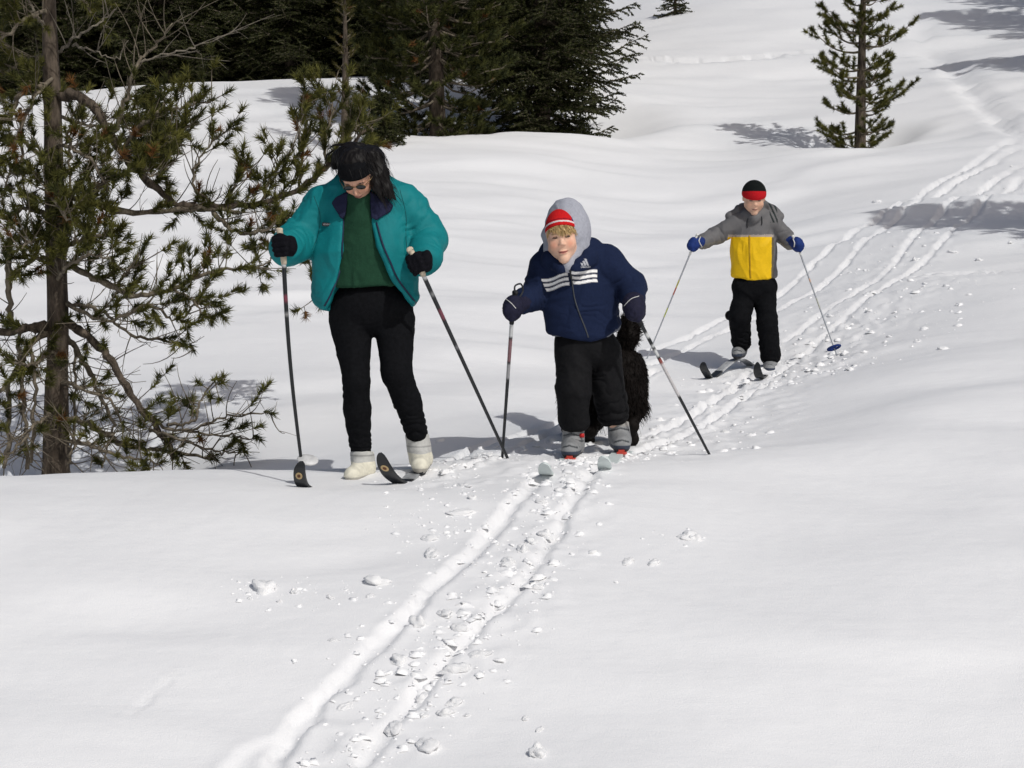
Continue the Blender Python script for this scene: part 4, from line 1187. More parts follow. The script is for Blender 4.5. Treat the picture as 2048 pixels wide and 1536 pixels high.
# fair fringe
R4 = np.random.default_rng(9)
nn = 900; an = R4.uniform(-1.25, 1.25, nn); zz = R4.uniform(.17, .235, nn) - .10 * (1 - np.cos(an))
rt = np.stack([HB.w(.29 * math.sin(a), .02 - .375 * math.cos(a), z) for a, z in zip(an, zz)])
dn = np.stack([HB.R @ np.array((.07 * math.sin(a) + .16 + .14 * R4.normal(), -.02 * math.cos(a), -1)) for a in an])
s_ = np.linspace(0, 1, 6)[None, :, None]
Ls = (HB.H * (.06 + .075 * R4.random((nn, 1, 1)) + .05 * np.sin(an * 3 + 1)[:, None, None] + .06 * (np.abs(an) > 1.0)[:, None, None]))
out_ = np.stack([HB.R @ np.array((math.sin(a), -math.cos(a), 0)) for a in an])
path = dn[:, None, :] * s_ * Ls + out_[:, None, :] * np.sin(s_ * 2.0) * .004 + R4.normal(size=(nn, 1, 3)) * s_ * .004
a_, b_2, c_ = strands(rt, path, .0060, (.56, .40, .19), R4, .10)
hm = MB(); hm.add(a_, b_2, None, c_); B.mb("hair", hm, HAIR)
# mittens
MIT = plain("navy_mitten", (.010, .010, .028), .8, .25, .2, 60, (100, .003, .5))
def mitten(F, c, axis, wrist, s, mat, th=1):
    v = Vol(c - .12, c + .12, .003)
    axis = axis / np.linalg.norm(axis); w = unit(wrist - c); bk = unit(np.cross(axis, w))
    v.chain([c + w * .03 * s, c - w * .005 * s, c - w * .028 * s - axis * .010 * s], [.040 * s, .044 * s, .036 * s], .015)
    v.chain([c + axis * .02 * s, c - axis * .026 * s], [.036 * s, .036 * s], .015)
    v.chain([c + w * .015 * s - axis * .028 * s + np.array((0, -.015, 0)), c - axis * .048 * s - w * .006 * s + np.array((0, -.028, 0)) * s], [.017 * s, .015 * s], .008)
    v.cone(c + w * .045 * s, c + w * .085 * s, .034 * s, .040 * s, .012)
    return F.part("mitten", v, mat, None, wr=(.002, 30, 8))
ax1 = J(1027, 598, -.24) - J(1022, 645, -.24); ax2 = J(1258, 590, -.2) - J(1278, 650, -.2)
m1 = mitten(B, J(1027, 615, -.24), ax1, J(1060, 598, -.1), 1.05, MIT)
m2 = mitten(B, J(1268, 613, -.19), ax2, J(1272, 580, -.05), 1.2, MIT)
B.mb("trim", MB().tube(B.cast(m1, [(1012, 598), (1022, 606), (1032, 617)], .001), .002, 5), WHITE_TRIM, m1)
B.mb("trim", MB().tube(B.cast(m2, [(1248, 612), (1262, 598), (1278, 592)], .001), .002, 5), WHITE_TRIM, m2)
# boots
def grey_boot(heel, toe):
    ax = unit(toe - heel)
    def f(V, N):
        C = np.tile(np.array((.24, .245, .25)), (len(V), 1))
        z = V[:, 2] - heel[2]; u = (V - heel) @ ax
        C[(np.abs(((z * 42 + np.abs((V - heel) @ np.array((ax[1], -ax[0], 0))) * 12) % 1.0) - .5) < .17) & (N[:, 1] < -.35) & (z > .04)] = (.06, .065, .07)
        C[(z < .032) & (u > .06)] = (.035, .045, .07)
        C[z < .014] = (.02, .02, .022)
        C[z > .115] = (.32, .31, .29)
        return C
    return f
a, h_, t_ = J(1147, 858, -.02), J(1146, 908, .0), J(1140, 915, -.14)
boot(B, "boot", a, h_, t_, r(22), r(21), grey_boot(h_, t_), .0034); bbr = (h_, t_)
B.mb("pull_tab", MB().box(J(1164, 871, -.06), (r(4.5), .004, r(4))), plain("red_tab", (.5, .02, .02), .6))
a, h_, t_ = J(1236, 848, .10), J(1240, 897, .10), J(1243, 903, -.04)
boot(B, "boot", a, h_, t_, r(22), r(21), grey_boot(h_, t_), .0034); bbl = (h_, t_)

# ------------------------------------------------------------------ boy in the yellow jacket
fg = G(1505, 738)
K_ = Fig("person", "skier in yellow and grey jacket with red and black hat, arms spread", fg, float(fg[1]))
print("far boy Y", fg)
J, r = K_.J, K_.r
HK = Head(J(1508, 396, -.08), rot_head(17, 0, 0), r(63))
v = K_.vol(1360, 1620, 355, 760, -.42, .35, .0054)
HK.add(v, True)
v.chain([J(1508, 450, .0), J(1508, 500, .0), J(1508, 570, .02)], [r(26), r(30), r(30)], .03, sy=.7)
k_ar = [J(1474, 446, .0), J(1432, 472, .0), J(1396, 487, -.14)]; k_al = [J(1544, 446, .0), J(1570, 474, .0), J(1588, 489, -.16)]
v.cone(J(1508, 446, 0), k_ar[0], r(18), r(12), .03); v.cone(J(1508, 446, 0), k_al[0], r(18), r(12), .03)
v.chain(k_ar, [r(11), r(9), r(7)], .02); v.chain(k_al, [r(11), r(9), r(7)], .02)
v.chain([J(1486, 590, .0), J(1480, 635, -.04), J(1480, 705, .08)], [r(17), r(13), r(9)], .02)
v.chain([J(1531, 590, .0), J(1535, 650, -.05), J(1541, 730, -.05)], [r(17), r(13), r(9)], .02)
K_.part("body", v, SKIN, lambda V, N: HK.skin((.66, .41, .29), (.42, .20, .16), (.2, .13, .08), (.06, .045, .04), V))
v = K_.vol(1440, 1575, 535, 735, -.30, .30, .0065)
v.ell(J(1508, 575, .01), (r(46), r(32), r(32)), None, .02)
v.chain([J(1486, 598, .0), J(1479, 636, -.04), J(1482, 686, .05)], [r(22), r(20), r(18)], .02)
v.chain([J(1531, 598, .0), J(1535, 650, -.05), J(1541, 712, -.05)], [r(22), r(19.5), r(18.5)], .02)
v.ell(J(1458, 631, .02), (r(6), r(9), r(8)), None, .02)
K_.part("trousers", v, BLACKCLOTH, None, wr=[(.006, 7, 55, (1, 1, 1.1))], fd=([(J(1484, 600, 0), J(1482, 692, .05), r(23), 1.0), (J(1532, 600, 0), J(1541, 720, -.05), r(22), 1.0)], .013, .06, 16))
v = K_.vol(1380, 1615, 400, 575, -.35, .30, .0044)
v.chain([J(1508, 452, .0), J(1508, 500, .0), J(1508, 548, .0)], [r(40), r(44), r(45)], .03, sy=.64)
v.chain([J(1474, 442, .0), J(1508, 436, .0), J(1542, 442, .0)], [r(16), r(20), r(16)], .02)
v.prism(K_.xz([(1440, 551), (1470, 554), (1508, 562), (1545, 555), (1580, 549), (1580, 620), (1440, 620)]), -1, 1, .01)
v.chain([J(1474, 446, .0), J(1432, 471, .0), J(1404, 484, -.09)], [r(19), r(17), r(13)], .015)
v.chain([J(1544, 446, .0), J(1569, 472, .0), J(1582, 487, -.10)], [r(19), r(17), r(14)], .015)
v.chain([J(1494, 428, -.03), J(1508, 436, -.08), J(1524, 428, -.03)], [r(12), r(10), r(12)], .012)
# hood lying folded on the shoulders
v.chain([J(1458, 432, .0), J(1478, 424, .02), J(1494, 414, .06)], [r(9), r(12), r(11)], .008)
v.chain([J(1558, 434, -.01), J(1542, 424, .02), J(1526, 413, .06)], [r(10), r(13), r(11)], .008)
v.chain([J(1488, 418, .09), J(1508, 414, .13), J(1530, 418, .09)], [r(14), r(15), r(14)], .01)
def kjac(V, N):
    o = K_.J(0, 0, -.1); e = K_.J(1000, 1000, -.1)
    px = (V[:, 0] - o[0]) / (e[0] - o[0]) * 1000; py = (V[:, 2] - o[2]) / (e[2] - o[2]) * 1000
    C = np.tile(np.array((.135, .132, .135)), (len(V), 1))
    tor = (px > 1462) & (px < 1554.5)
    C[tor & (py > 464.5)] = (.36, .31, .28)
    C[tor & (py > 469.5)] = (.78, .48, .006)
    C[tor & (px > 1550) & (py > 469.5)] = (.12, .10, .06)
    st = (px > 1546) & (px < 1562) & (py < 441) & (((px - 1546 + (py - 425) * -.4) % 8.5) < 4.0)
    C[st] = (.012, .02, .02)
    slv = (~tor) & (py > 470 + np.abs(px - 1508) * .12 ) & (N[:, 2] < -.3)
    C[slv] = (.17, .16, .14)
    return C
KJ = K_.part("jacket", v, NYLON, kjac, wr=[(.006, 8, 71, (1.3, 1, .8))], fd=([(J(1474, 446, 0), J(1432, 471, 0), r(19), 1.0), (J(1432, 471, 0), J(1404, 484, -.09), r(17), 1.2), (J(1544, 446, 0), J(1569, 472, 0), r(19), 1.0), (J(1569, 472, 0), J(1582, 487, -.1), r(17), 1.2)], .014, .055, 9))
K_.mb("zip_flap", MB().tube(K_.cast(KJ, [(1499, 471), (1499, 500), (1500, 530), (1501, 556)], .0), .006, 5), plain("flap_mustard", (.42, .25, .006), .6), KJ)
for pl in ([(1496, 437), (1494, 446), (1495, 455)], [(1523, 433), (1524, 445), (1523, 450)]):
    K_.mb("drawcord", MB().tube(spline(K_.cast(KJ, pl, .003), 8), .004, 5), DARK_TRIM, KJ)
v = K_.vol(1470, 1545, 352, 420, -.30, .20, .0034)
v.ell(HK.w(0, .04, .14), np.array((.385, .45, .42)) * HK.H, HK.R)
v.half(HK.w(0, -.3, .03), HK.R @ np.array((0, .1, -1)))
def khat(V, N):
    o = K_.J(0, 0, -.1); e = K_.J(1000, 1000, -.1)
    py = (V[:, 2] - o[2]) / (e[2] - o[2]) * 1000
    C = np.tile(np.array((.008, .010, .010)), (len(V), 1)); C[py > 378.5] = (.48, .012, .018)
    return C
K_.part("hat", v, KNIT, khat)
BLUE = plain("blue_mitten", (.010, .030, .15), .75, .2, .25, 50, (100, .003, .5))
m1 = mitten(K_, J(1388, 488, -.17), J(1388, 470, -.17) - J(1381, 505, -.17), J(1420, 478, -.05), .84, BLUE)
m2 = mitten(K_, J(1594, 488, -.18), J(1588, 472, -.18) - J(1599, 505, -.18), J(1570, 478, -.05), .88, BLUE)
for m_, pl in ((m1, [(1402, 472), (1398, 482), (1404, 494)]), (m2, [(1586, 478), (1589, 486), (1588, 494)])):
    K_.mb("cuff_strap", MB().tube(K_.cast(m_, pl, .002), .004, 5), WHITE_TRIM, m_)
a, h_, t_ = J(1482, 694, .07), J(1478, 714, .10), J(1474, 716, -.08)
boot(K_, "boot", a, h_, t_, r(14), r(13), grey_boot(h_, t_), .004); kbr = (h_, t_)
a, h_, t_ = J(1541, 724, -.05), J(1541, 742, -.02), J(1539, 747, -.18)
boot(K_, "boot", a, h_, t_, r(14), r(13), grey_boot(h_, t_), .004); kbl = (h_, t_)

# ------------------------------------------------------------------ dog behind the small boy
dgp = G(1215, 905)
DY = 9.7
D = Fig("dog", "shaggy black dog with raised bushy tail standing behind the navy jacket skier", np.array((dgp[0], DY, ground(dgp[0], DY))), DY, "dog")
J, r = D.J, D.r
v = D.vol(1080, 1330, 610, 930, -.30, 1.0, .0065)
rump, chest = J(1232, 748, -.02), J(1165, 752, .42)
v.cone(rump, chest, r(52), r(50), .04)
v.ell(J(1242, 765, -.03), (r(53), r(54), r(68)), None, .05)
v.chain([chest, J(1150, 720, .56), J(1142, 672, .66)], [r(46), r(34), r(26)], .04)
v.ell(J(1140, 655, .70), (r(30), r(36), r(28)), None, .03)
v.cone(J(1138, 652, .76), J(1130, 660, .92), r(17), r(11), .02)
for sx in (-1, 1): v.cone(J(1140 + sx * 22, 640, .68), J(1140 + sx * 30, 655, .68), r(10), r(7), .01)
# tail curled up
v.chain([J(1245, 700, -.02), J(1258, 672, -.06), J(1262, 652, -.05), J(1250, 640, .0)], [r(17), r(19), r(15), r(10)], .02)
# hind legs: thigh, hock, shank, paw
gz = lambda px, d: ground(P(px, 900, DY + d)[0], DY + d) - D.b[2]
def leg(hip, knee, hock, foot_px, d, rr):
    f = J(foot_px, 900, d); f[2] = gz(foot_px, d)
    v.chain([hip, knee, hock, f + np.array((0, 0, .035))], [r(rr), r(rr * .62), r(11), r(9.5)], .02)
    v.cone(f + np.array((0, .0, .02)), f + np.array((-.02, .055, .016)), .028, .022, .01)
leg(J(1254, 770, -.02), J(1268, 815, .03), J(1264, 850, -.10), 1265, -.05, 38)
leg(J(1205, 775, .06), J(1200, 825, .12), J(1182, 862, -.02), 1178, .02, 38)
leg(J(1185, 775, .40), J(1182, 820, .38), J(1182, 862, .40), 1182, .42, 26)
leg(J(1142, 775, .40), J(1138, 820, .38), J(1138, 862, .40), 1138, .42, 26)
dc = (.008, .0062, .0055)
FUR = vcol("black_fur", .7, .1, .3, 40)
DB = D.part("body", v, FUR, const(dc), smooth=2, wr=(.006, 14, 4, (1, 1, .5)))
V, F_ = o_bvh[DB.name]; N_ = normals(V, F_)
R5 = np.random.default_rng(15); nf = 22000
zrel = V[:, 2] - V[:, 2].min()
wgt = np.clip((zrel - .13) / .08, .04, 1); wgt /= wgt.sum()
k = R5.choice(len(V), nf, p=wgt)
up = np.clip((V[k, 2] - J(1250, 690)[2]) / .03, 0, 1)[:, None]
fl = unit(N_[k] * .55 + np.array((.10, -.25, -.75)) * (1 - up) + np.array((.35, -.1, .25)) * up + .22 * R5.normal(size=(nf, 3)))
s_ = np.linspace(0, 1, 3)[None, :, None]; Lf = (.008 + .012 * R5.random((nf, 1, 1))) * (1 + .7 * up[:, None, :] + 1.0 * np.clip((.30 - zrel[k]) / .12, 0, 1)[:, None, None])
path = fl[:, None, :] * s_ * Lf + np.array((0, 0, -1.0)) * s_ ** 2 * Lf * .45 * (1 - up[:, None, :])
a_, b_2, c_ = strands(V[k], path, .0034, (.0075, .0055, .0045), R5, .25)
hm = MB(); hm.add(a_, b_2, None, c_); fu = D.mb("fur", hm, FUR)

# ------------------------------------------------------------------ skis
def frame_on(p, q):
    t = unit(q - p); s = unit(np.cross(t, np.array((0, 0, 1.))))
    return t, s
def ski(name, label, boot_mid, ahead, behind, tip_pts, width, mat_top, mat_tip, badge=None, binding=None, group=None):
    """ski as a thin cambered plank: path from tail under the boot to the upturned tip; tip_pts are world points of the curl"""
    behind = np.array(behind); behind[2] = ground(behind[0], behind[1]) - .10; 
    path = np.concatenate([spline(np.array([behind, boot_mid, ahead]), 26)[:-1], spline(np.array([ahead] + list(tip_pts)), 16)])
    n = len(path); base = empty(name, boot_mid); tag(base, label, "ski", group); o = np.array(base.location)
    side = unit(np.cross(unit(ahead - behind), np.array((0, 0, 1.))))
    tg = unit(np.gradient(path, axis=0)); nr = unit(np.cross(side, tg)); 
    w = np.full(n, width * .5); m = 15
    w[-m:] *= np.sqrt(np.clip(1 - (np.linspace(0, 1, m) ** 2.6), .012, 1)) * np.linspace(1, 1.25, m)
    w[:3] *= (.6, .85, 1)
    th = .006
    A = path - o
    V = np.concatenate([A - side * w[:, None] + nr * th, A + side * w[:, None] + nr * th, A + side * w[:, None] - nr * th, A - side * w[:, None] - nr * th])
    i = np.arange(n - 1); Q = []
    for a, b in ((0, 1), (1, 2), (2, 3), (3, 0)):
        Q.append(np.stack([a * n + i, b * n + i, b * n + i + 1, a * n + i + 1], 1))
    Q = np.concatenate(Q + [np.array([[0, 3 * n, 2 * n, n], [n - 1, 2 * n - 1, 3 * n - 1, 4 * n - 1]])])
    ks = n - 20
    me = mesh_from("plank", V, Q, False)
    me.materials.append(mat_top); me.materials.append(mat_tip)
    mi = np.zeros(len(Q), np.int32)
    for b in range(4): mi[b * (n - 1) + ks:(b + 1) * (n - 1)] = 1
    me.polygons.foreach_set("material_index", mi)
    pl = link("plank", me, None, base)
    if badge is not None:
        k = n - 7; c = A[k] - nr[k] * (th + .0016) * 1.0
        for cc, rad, mt, dz in ((c, width * .30, badge[0], 0), (c, width * .15, badge[1], .0008)):
            an = np.linspace(0, 6.283, 18, endpoint=False)
            dd = -nr[k]
            ring = cc + dd * dz + rad * (np.cos(an)[:, None] * side + np.sin(an)[:, None] * tg[k])
            ring2 = ring - dd * .0014
            VV = np.concatenate([ring, ring2, [cc + dd * dz]]); i0 = np.arange(18); i1 = (i0 + 1) % 18
            b_o = MB().add(VV, np.stack([i0, i1, i1 + 18, i0 + 18], 1), np.stack([i1, i0, np.full(18, 36)], 1))
            b_o.build("badge", mt, pl, False)
    if binding is not None:
        bb = MB(); t_, s__ = frame_on(behind, ahead); R = np.stack([s__, t_, np.cross(s__, t_)], 1)
        bb.box(binding[0] - o + np.array((0, 0, -.004)), (width * .34, .024, .006), R); bb.box(binding[0] - o + t_ * .012 + np.array((0, 0, .006)), (width * .22, .008, .006), R)
        bb.build("binding", binding[1], base, False)
    return base
SKB = plain("ski_black", (.012, .013, .015), .35, .5, .3, 20)
SKS = plain("ski_grey_snowy", (.35, .36, .37), .6, .4, .5, 12)
BADGE = plain("badge_cream", (.55, .40, .20), .5); BADGE2 = plain("badge_brown", (.14, .05, .02), .5)
def gp(px, py, Y, up=.0):
    p = P(px, py, Y); p[2] = ground(p[0], Y) + up; return p
def under(Fg, pair, dz): return (pair[0] + pair[1]) * .5 + Fg.b + np.array((0, 0, dz))
WY = W.Y0
b0 = under(W, wbr, -.012); tip = [P(607, 972, WY - .42), P(599, 945, WY - .47), P(603, 922, WY - .48)]
ah = gp(640, 974, WY - .34, -.015); b0[2] -= .03
ski("ski", "black ski with cream badge, its tip in front of the grey pole basket", b0, ah, b0 + (b0 - ah) * 2.2, tip, .062, SKS, SKB, (BADGE, BADGE2), (wbr[1] + W.b, DARK_TRIM))
b0 = under(W, wbl, -.012); tip = [P(782, 952, WY - .36), P(768, 930, WY - .41), P(760, 905, WY - .42)]
ah = gp(806, 956, WY - .28, -.004)
ski("ski", "black ski with badge, its upturned tip standing between the two cream boots", b0, ah, b0 + (b0 - ah) * 2.2, tip, .062, SKS, SKB, (BADGE, BADGE2), (wbl[1] + W.b, DARK_TRIM))
SKG = plain("ski_pale_green", (.58, .64, .63), .5, .5, .06, 20)
RED = plain("binding_red", (.5, .06, .04), .6)
BY = B.Y0
b0 = under(B, bbr, -.010); ah = gp(1098, 948, BY - .46, -.01); tip = [P(1092, 946, BY - .58), P(1089, 936, BY - .64), P(1088, 926, BY - .66)]
ski("ski", "short pale ski under the navy jacket skier, its tip over the smooth groove", b0, ah, b0 + (b0 - ah) * 1.3, tip, .062, SKG, SKG, None, (bbr[1] + B.b + np.array((0, -.03, .0)), RED))
b0 = under(B, bbl, -.010); ah = gp(1211, 932, BY - .40, -.015); tip = [P(1209, 932, BY - .46), P(1208, 923, BY - .50), P(1206, 913, BY - .52)]
ski("ski", "short pale ski under the navy jacket skier, partly buried beside the lumpy groove", b0, ah, b0 + (b0 - ah) * 1.3, tip, .062, SKG, SKG, None, (bbl[1] + B.b + np.array((0, -.03, .0)), RED))
KY = K_.Y0
b0 = under(K_, kbr, -.012); ah = gp(1420, 745, KY - .28, -.0); tip = [P(1412, 745, KY - .36), P(1407, 735, KY - .38), P(1407, 724, KY - .38)]
ski("ski", "grey and black ski lying slantwise under the yellow jacket skier's raised heel", b0, ah, b0 + (b0 - ah) * .9, tip, .055, SKS, SKB)
b0 = under(K_, kbl, -.012); ah = gp(1526, 758, KY - .42, -.0); tip = [P(1520, 754, KY - .52), P(1515, 742, KY - .55), P(1515, 724, KY - .55)]
ski("ski", "black tipped ski pointing down the path under the yellow jacket skier's straight leg", b0, ah, b0 + (b0 - ah) * 1.5, tip, .055, SKS, SKB)

# ------------------------------------------------------------------ poles
def pole(label, top, hand, tip, rad, shaft_c, bands, grip_c, basket=None, bend=0.0, loop=None, group=None):
    base = empty("ski_pole", tip); tag(base, label, "ski pole", group); o = np.array(base.location)
    top, hand, tip = [np.asarray(x, float) - o for x in (top, hand, tip)]
    d = unit(hand - tip); L = np.linalg.norm(hand - tip)
    n = 60; s = np.linspace(0, 1, n)
    pts = hand + np.outer(s, tip - hand) + np.outer(np.sin(s * math.pi) * bend, np.array((1., 0, 0)))
    m = MB(); cc = np.tile(np.asarray(shaft_c, float), (n, 1))
    for a, b, c in bands: cc[(s >= a) & (s <= b)] = c
    m.tube(pts, np.linspace(rad, rad * .7, n), 8, None)
    C = np.concatenate([np.repeat(cc, 8, 0), cc[:1], cc[-1:]])
    me = m.mesh("shaft"); set_col(me, C); link("shaft", me, POLEMAT, base)
    g = MB(); g.tube(spline([hand - d * .03, hand + d * .04, top - d * .01, top + d * .004], 10), [rad * 1.2] + [rad * 1.4] * 6 + [rad * 1.6, rad * 1.6, rad * 1.2], 10)
    g.build("grip", grip_c, base)
    if loop is not None: MB().tube(spline([np.asarray(q) - o for q in loop], 14), .0045, 5).build("strap", DARK_TRIM, base)
    if basket == 'ring':
        c = tip + d * .06; sx = unit(np.cross(d, (0, 1, 0))); sy = np.cross(d, sx); an = np.linspace(0, 6.2832, 26)
        bk = MB(); bk.tube([c + .042 * (math.cos(t) * sx + math.sin(t) * sy) for t in an], .008, 7)
        for a in (0, 2.1, 4.2): bk.tube([c, c + .042 * (math.cos(a) * sx + math.sin(a) * sy)], .006, 5)
        bk.build("basket", BLUE, base)
    elif basket == 'half':
        c = tip + d * .02; bm = bpy.data.meshes
        vv = Vol((-.03 + c[0], -.07 + c[1], c[2] - .05), (c[0] + .12, c[1] + .07, c[2] + .06), .003)
        vv.ell(c + np.array((.028, .0, .008)), (.050, .042, .014), np.array(Matrix.Rotation(math.radians(8), 3, 'Y') @ Matrix.Rotation(math.radians(28), 3, 'X')), .004)
        VV, FF = vv.extract(1); mm = mesh_from("basket", VV, FF); link("basket", mm, plain("basket_grey", (.55, .55, .55), .5, .4, .2), base)
    return base
POLEMAT = vcol("pole_paint", .3, .5, .05)
BLK = (.010, .012, .014); CORK = plain("grip_cork", (.55, .47, .36), .8, .3, .2, 60, (90, .003, .6))
BLKGRIP = plain("grip_black", (.012, .012, .014), .6)
pink = (.16, .035, .055); wht = (.55, .56, .56)
def cast_ground(px, py): return G(px, py)
pole("dark ski pole held by the teal jacket skier, with grey basket beside the ski tip", P(559, 458, WY - .31), P(567, 516, WY - .31), np.array(P(604, 932, WY - .36)), .0105, BLK,
     [(.02, .04, wht), (.17, .22, pink), (.27, .285, (.2, .2, .2))], CORK, 'half', -.012)
tipw = cast_ground(1017, 921)
pole("dark ski pole slanting from the teal jacket skier's glove out to the track", P(820, 499, WY - .245), P(842, 540, WY - .245), tipw, .0105, BLK,
     [(.03, .05, wht), (.11, .13, (.2, .2, .2)), (.20, .25, pink), (.38, .40, (.15, .15, .16))], CORK, None, .0)
tipb = cast_ground(1004, 921)
pole("dark ski pole upright in a navy mitten with its strap loop showing", P(1030, 585, BY - .24), P(1024, 636, BY - .24), tipb, .0095, BLK,
     [(.03, .12, wht), (.14, .30, (.20, .10, .11)), (.32, .42, (.30, .30, .31))], BLKGRIP, None, .0,
     [P(1030, 588, BY - .25), P(1030, 572, BY - .25), P(1042, 568, BY - .22), P(1046, 582, BY - .2), P(1038, 596, BY - .22)])
tipc = cast_ground(1421, 914)
pole("dark ski pole with white bands slanting from a navy mitten past the dog", P(1262, 592, BY - .2), P(1278, 640, BY - .2), tipc, .0095, BLK,
     [(.10, .13, wht), (.17, .19, wht), (.22, .27, wht), (.28, .31, (.25, .06, .05)), (.31, .55, (.50, .48, .48))], BLKGRIP, None, .0)
tipd = cast_ground(1292, 722)
pole("thin silver ski pole with yellow and red bands held by the yellow jacket skier", P(1394, 470, KY - .18), P(1382, 503, KY - .18), tipd, .006, (.45, .47, .50),
     [(.25, .32, (.55, .50, .10)), (.32, .38, (.5, .12, .08)), (.5, .58, (.5, .55, .1))], WHITE_TRIM, None, .0)
tipe = P(1672, 712, KY - .45); tipe[2] = max(tipe[2], ground(tipe[0], tipe[1]) + .02)
pole("thin grey ski pole held off the snow with blue ring basket", P(1586, 472, KY - .19), P(1599, 503, KY - .19), P(1674, 712, KY - .45), .006, (.28, .30, .33),
     [(.27, .30, (.5, .30, .2)), (.45, .55, (.35, .36, .3))], WHITE_TRIM, 'ring', .0)

# ------------------------------------------------------------------ loose snow
def chunk_mesh(seed, flat):
    u = 26; w_ = 13; R6 = np.random.default_rng(seed)
    th = np.linspace(0, 6.2832, u, endpoint=False); ph = np.linspace(-.5, 1.57, w_)
    q = np.array([(math.cos(max(p, 0)) * (1 - .5 * min(p, 0)) * math.cos(t), math.cos(max(p, 0)) * (1 - .5 * min(p, 0)) * math.sin(t), math.sin(p)) for p in ph for t in th])
    k = 1 + .42 * fbm3(q * 1.3 + seed * 7.1, 2, seed) + .10 * fbm3(q * 3.0 + seed, 2, seed + 3)
    k = np.where(q[:, 2] > .999, k[-1], k)
    q = q * k[:, None] * np.array((1.0 + .4 * R6.random(), .85, flat))
    i0 = np.arange(u); i1 = (i0 + 1) % u
    Q = np.concatenate([np.stack([a * u + i0, a * u + i1, (a + 1) * u + i1, (a + 1) * u + i0], 1) for a in range(w_ - 1)])
    me = mesh_from("snow_chunk", q, Q); me.materials.append(snow_loose); return me
CH = [chunk_mesh(s, f) for s, f in ((1, .6), (2, .45), (3, .65), (4, .4), (5, .55), (6, .6))]
BIG = [(530, 1182, 33), (757, 1172, 30), (588, 1196, 11), (920, 1024, 22), (862, 1112, 20), (860, 1076, 17), (800, 1330, 20), (855, 1485, 34), (1075, 1510, 27), (1080, 1460, 10), (1050, 1437, 9),
       (1015, 1128, 17), (1010, 1138, 15), (888, 1238, 20), (835, 1258, 20), (960, 1318, 19), (915, 1345, 23), (920, 1265, 18), (1000, 1215, 14), (905, 1405, 20), (895, 1425, 18), (790, 1450, 22),
       (850, 1430, 9), (880, 1425, 9), (935, 1430, 9), (1375, 1075, 24), (1390, 1080, 14), (1253, 1127, 15), (1308, 1130, 14), (1082, 1010, 14), (1090, 1070, 17), (1065, 1085, 16), (1045, 1105, 16),
       (930, 975, 16), (892, 950, 15), (880, 880, 12), (945, 1003, 12), (1120, 985, 13), (1075, 1185, 14), (670, 1293, 9), (660, 1208, 9), (740, 1208, 9), (560, 1214, 7), (500, 1208, 7), (845, 1385, 16), (690, 1408, 14),
       (1700, 735, 12), (1885, 690, 11), (1835, 680, 9), (1780, 668, 8), (1690, 700, 9), (1850, 575, 8), (1905, 505, 9), (1755, 395, 9), (1740, 625, 8), (1960, 515, 9), (1830, 520, 8)]
def put_chunk(px, py, w, i):
    p = G(px, py + w * .25); s = w * p[1] / FPX * .80
    o = bpy.data.objects.new("snow_chunk", CH[i % len(CH)]); col.objects.link(o)
    o.location = (p[0], p[1], p[2] + float(fine(np.array([p[0]]), np.array([p[1]]))[0]) + s * .04); o.scale = (s, s, s); sl = math.atan((ground(p[0], p[1] + .1) - ground(p[0], p[1] - .1)) / .2); o.rotation_mode = 'XYZ'
    o.rotation_euler = (Matrix.Rotation(sl + R5.normal() * .06, 3, 'X') @ Matrix.Rotation(R5.normal() * .1, 3, 'Y') @ Matrix.Rotation(R5.random() * 6.28, 3, 'Z')).to_euler()
    far = py < 760
    tag(o, "loose snow chunk scattered beside the far ski tracks" if far else "broken lump of snow lying beside the ski grooves", "snow chunk", "snow chunks by the far tracks" if far else "snow lumps by the near grooves")
for i, (px, py, w) in enumerate(BIG): put_chunk(px, py, w, i)
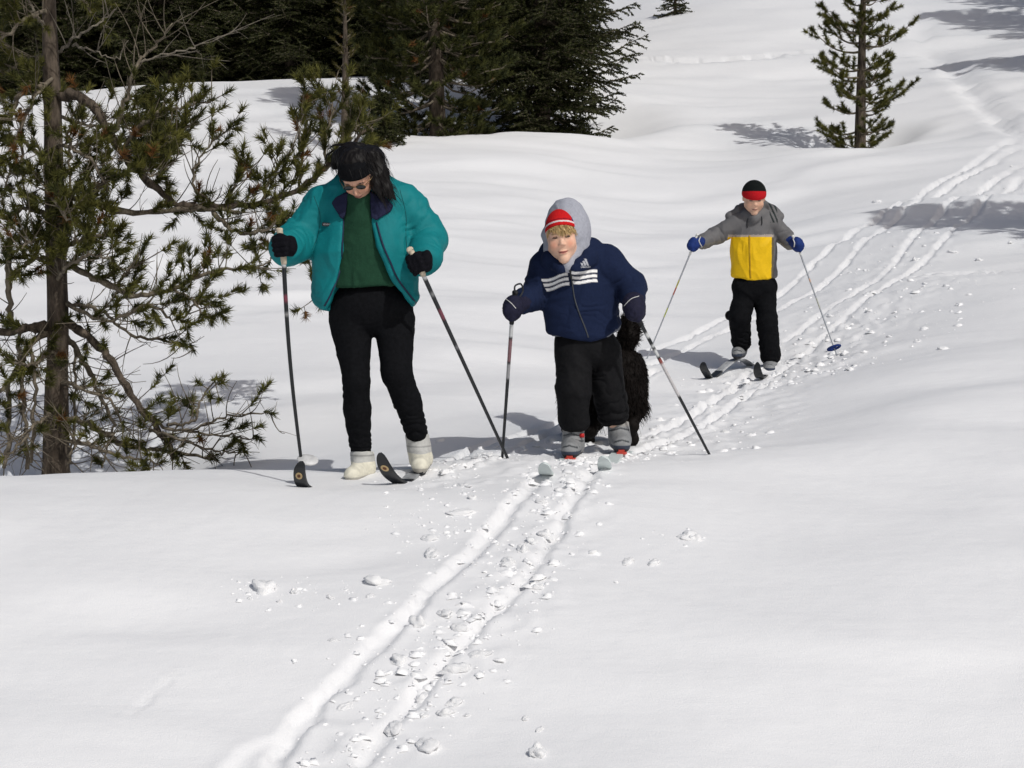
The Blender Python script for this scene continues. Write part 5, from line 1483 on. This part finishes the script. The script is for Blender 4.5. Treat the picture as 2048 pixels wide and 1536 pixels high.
# crumbs: nobody could count them
cr = MB(); N0 = 2600
base_s = np.concatenate([np.array([(math.cos(t) * math.cos(p), math.sin(t) * math.cos(p), math.sin(p)) for t in np.linspace(0, 6.28, 6, endpoint=False)]) for p in (-.55, .1, .8)] + [np.array([[0, 0, 1.]])])
base_s[:6, :2] *= 1.7
i0 = np.arange(6); i1 = (i0 + 1) % 6
bq = np.concatenate([np.stack([a * 6 + i0, a * 6 + i1, a * 6 + 6 + i1, a * 6 + 6 + i0], 1) for a in (0, 1)])
bt = np.stack([12 + i0, 12 + i1, np.full(6, 18)], 1)
def scatter(pl, n, spread, smin_, smax):
    q = np.array([G(*p)[:2] for p in pl]); q = spline(q, 60)
    k = R5.integers(0, 60, n); c = q[k] + R5.normal(size=(n, 2)) * spread
    z = zbase(c[:, 0], c[:, 1]) + fine(c[:, 0], c[:, 1])
    s = smin_ + (smax - smin_) * R5.random(n) ** 5
    for j in range(n):
        an = R5.random() * 6.28; R = np.array(((math.cos(an), -math.sin(an), 0), (math.sin(an), math.cos(an), 0), (0, 0, 1)))
        vv = (base_s * (1 + .28 * R5.normal(size=(19, 1))) * np.array((1.2, .95, .55))) @ R.T * s[j]
        cr.add(vv + np.array((c[j, 0], c[j, 1], z[j] + s[j] * .02)), bq, bt)
scatter([(1150, 950), (1080, 1080), (980, 1230), (850, 1380), (640, 1530)], 520, .11, .004, .026)
scatter([(1060, 960), (960, 1080), (850, 1200), (650, 1380)], 160, .10, .003, .014)
scatter([(880, 960), (900, 1020), (850, 1090)], 120, .12, .004, .018)
scatter([(490, 1185), (600, 1200), (760, 1195)], 60, .07, .003, .014)
scatter([(1280, 905), (1400, 860), (1540, 745), (1660, 680)], 420, .22, .004, .026)
scatter([(1480, 760), (1600, 750), (1700, 720)], 180, .25, .004, .026)
scatter([(1640, 680), (1780, 590), (1880, 660)], 200, .30, .004, .026)
scatter([(880, 950), (1000, 915), (1110, 880)], 200, .12, .004, .020)
scatter([(1090, 945), (1180, 925), (1260, 912)], 180, .08, .005, .026)
scatter([(1700, 580), (1850, 470), (2040, 340)], 150, .35, .005, .024)
scatter([(1340, 1080), (1390, 1075), (1280, 1125)], 25, .06, .003, .012)
co = cr.build("snow_crumbs", snow_loose); co["kind"] = "stuff"; co["label"] = "fine snow crumbs scattered along the tracks"
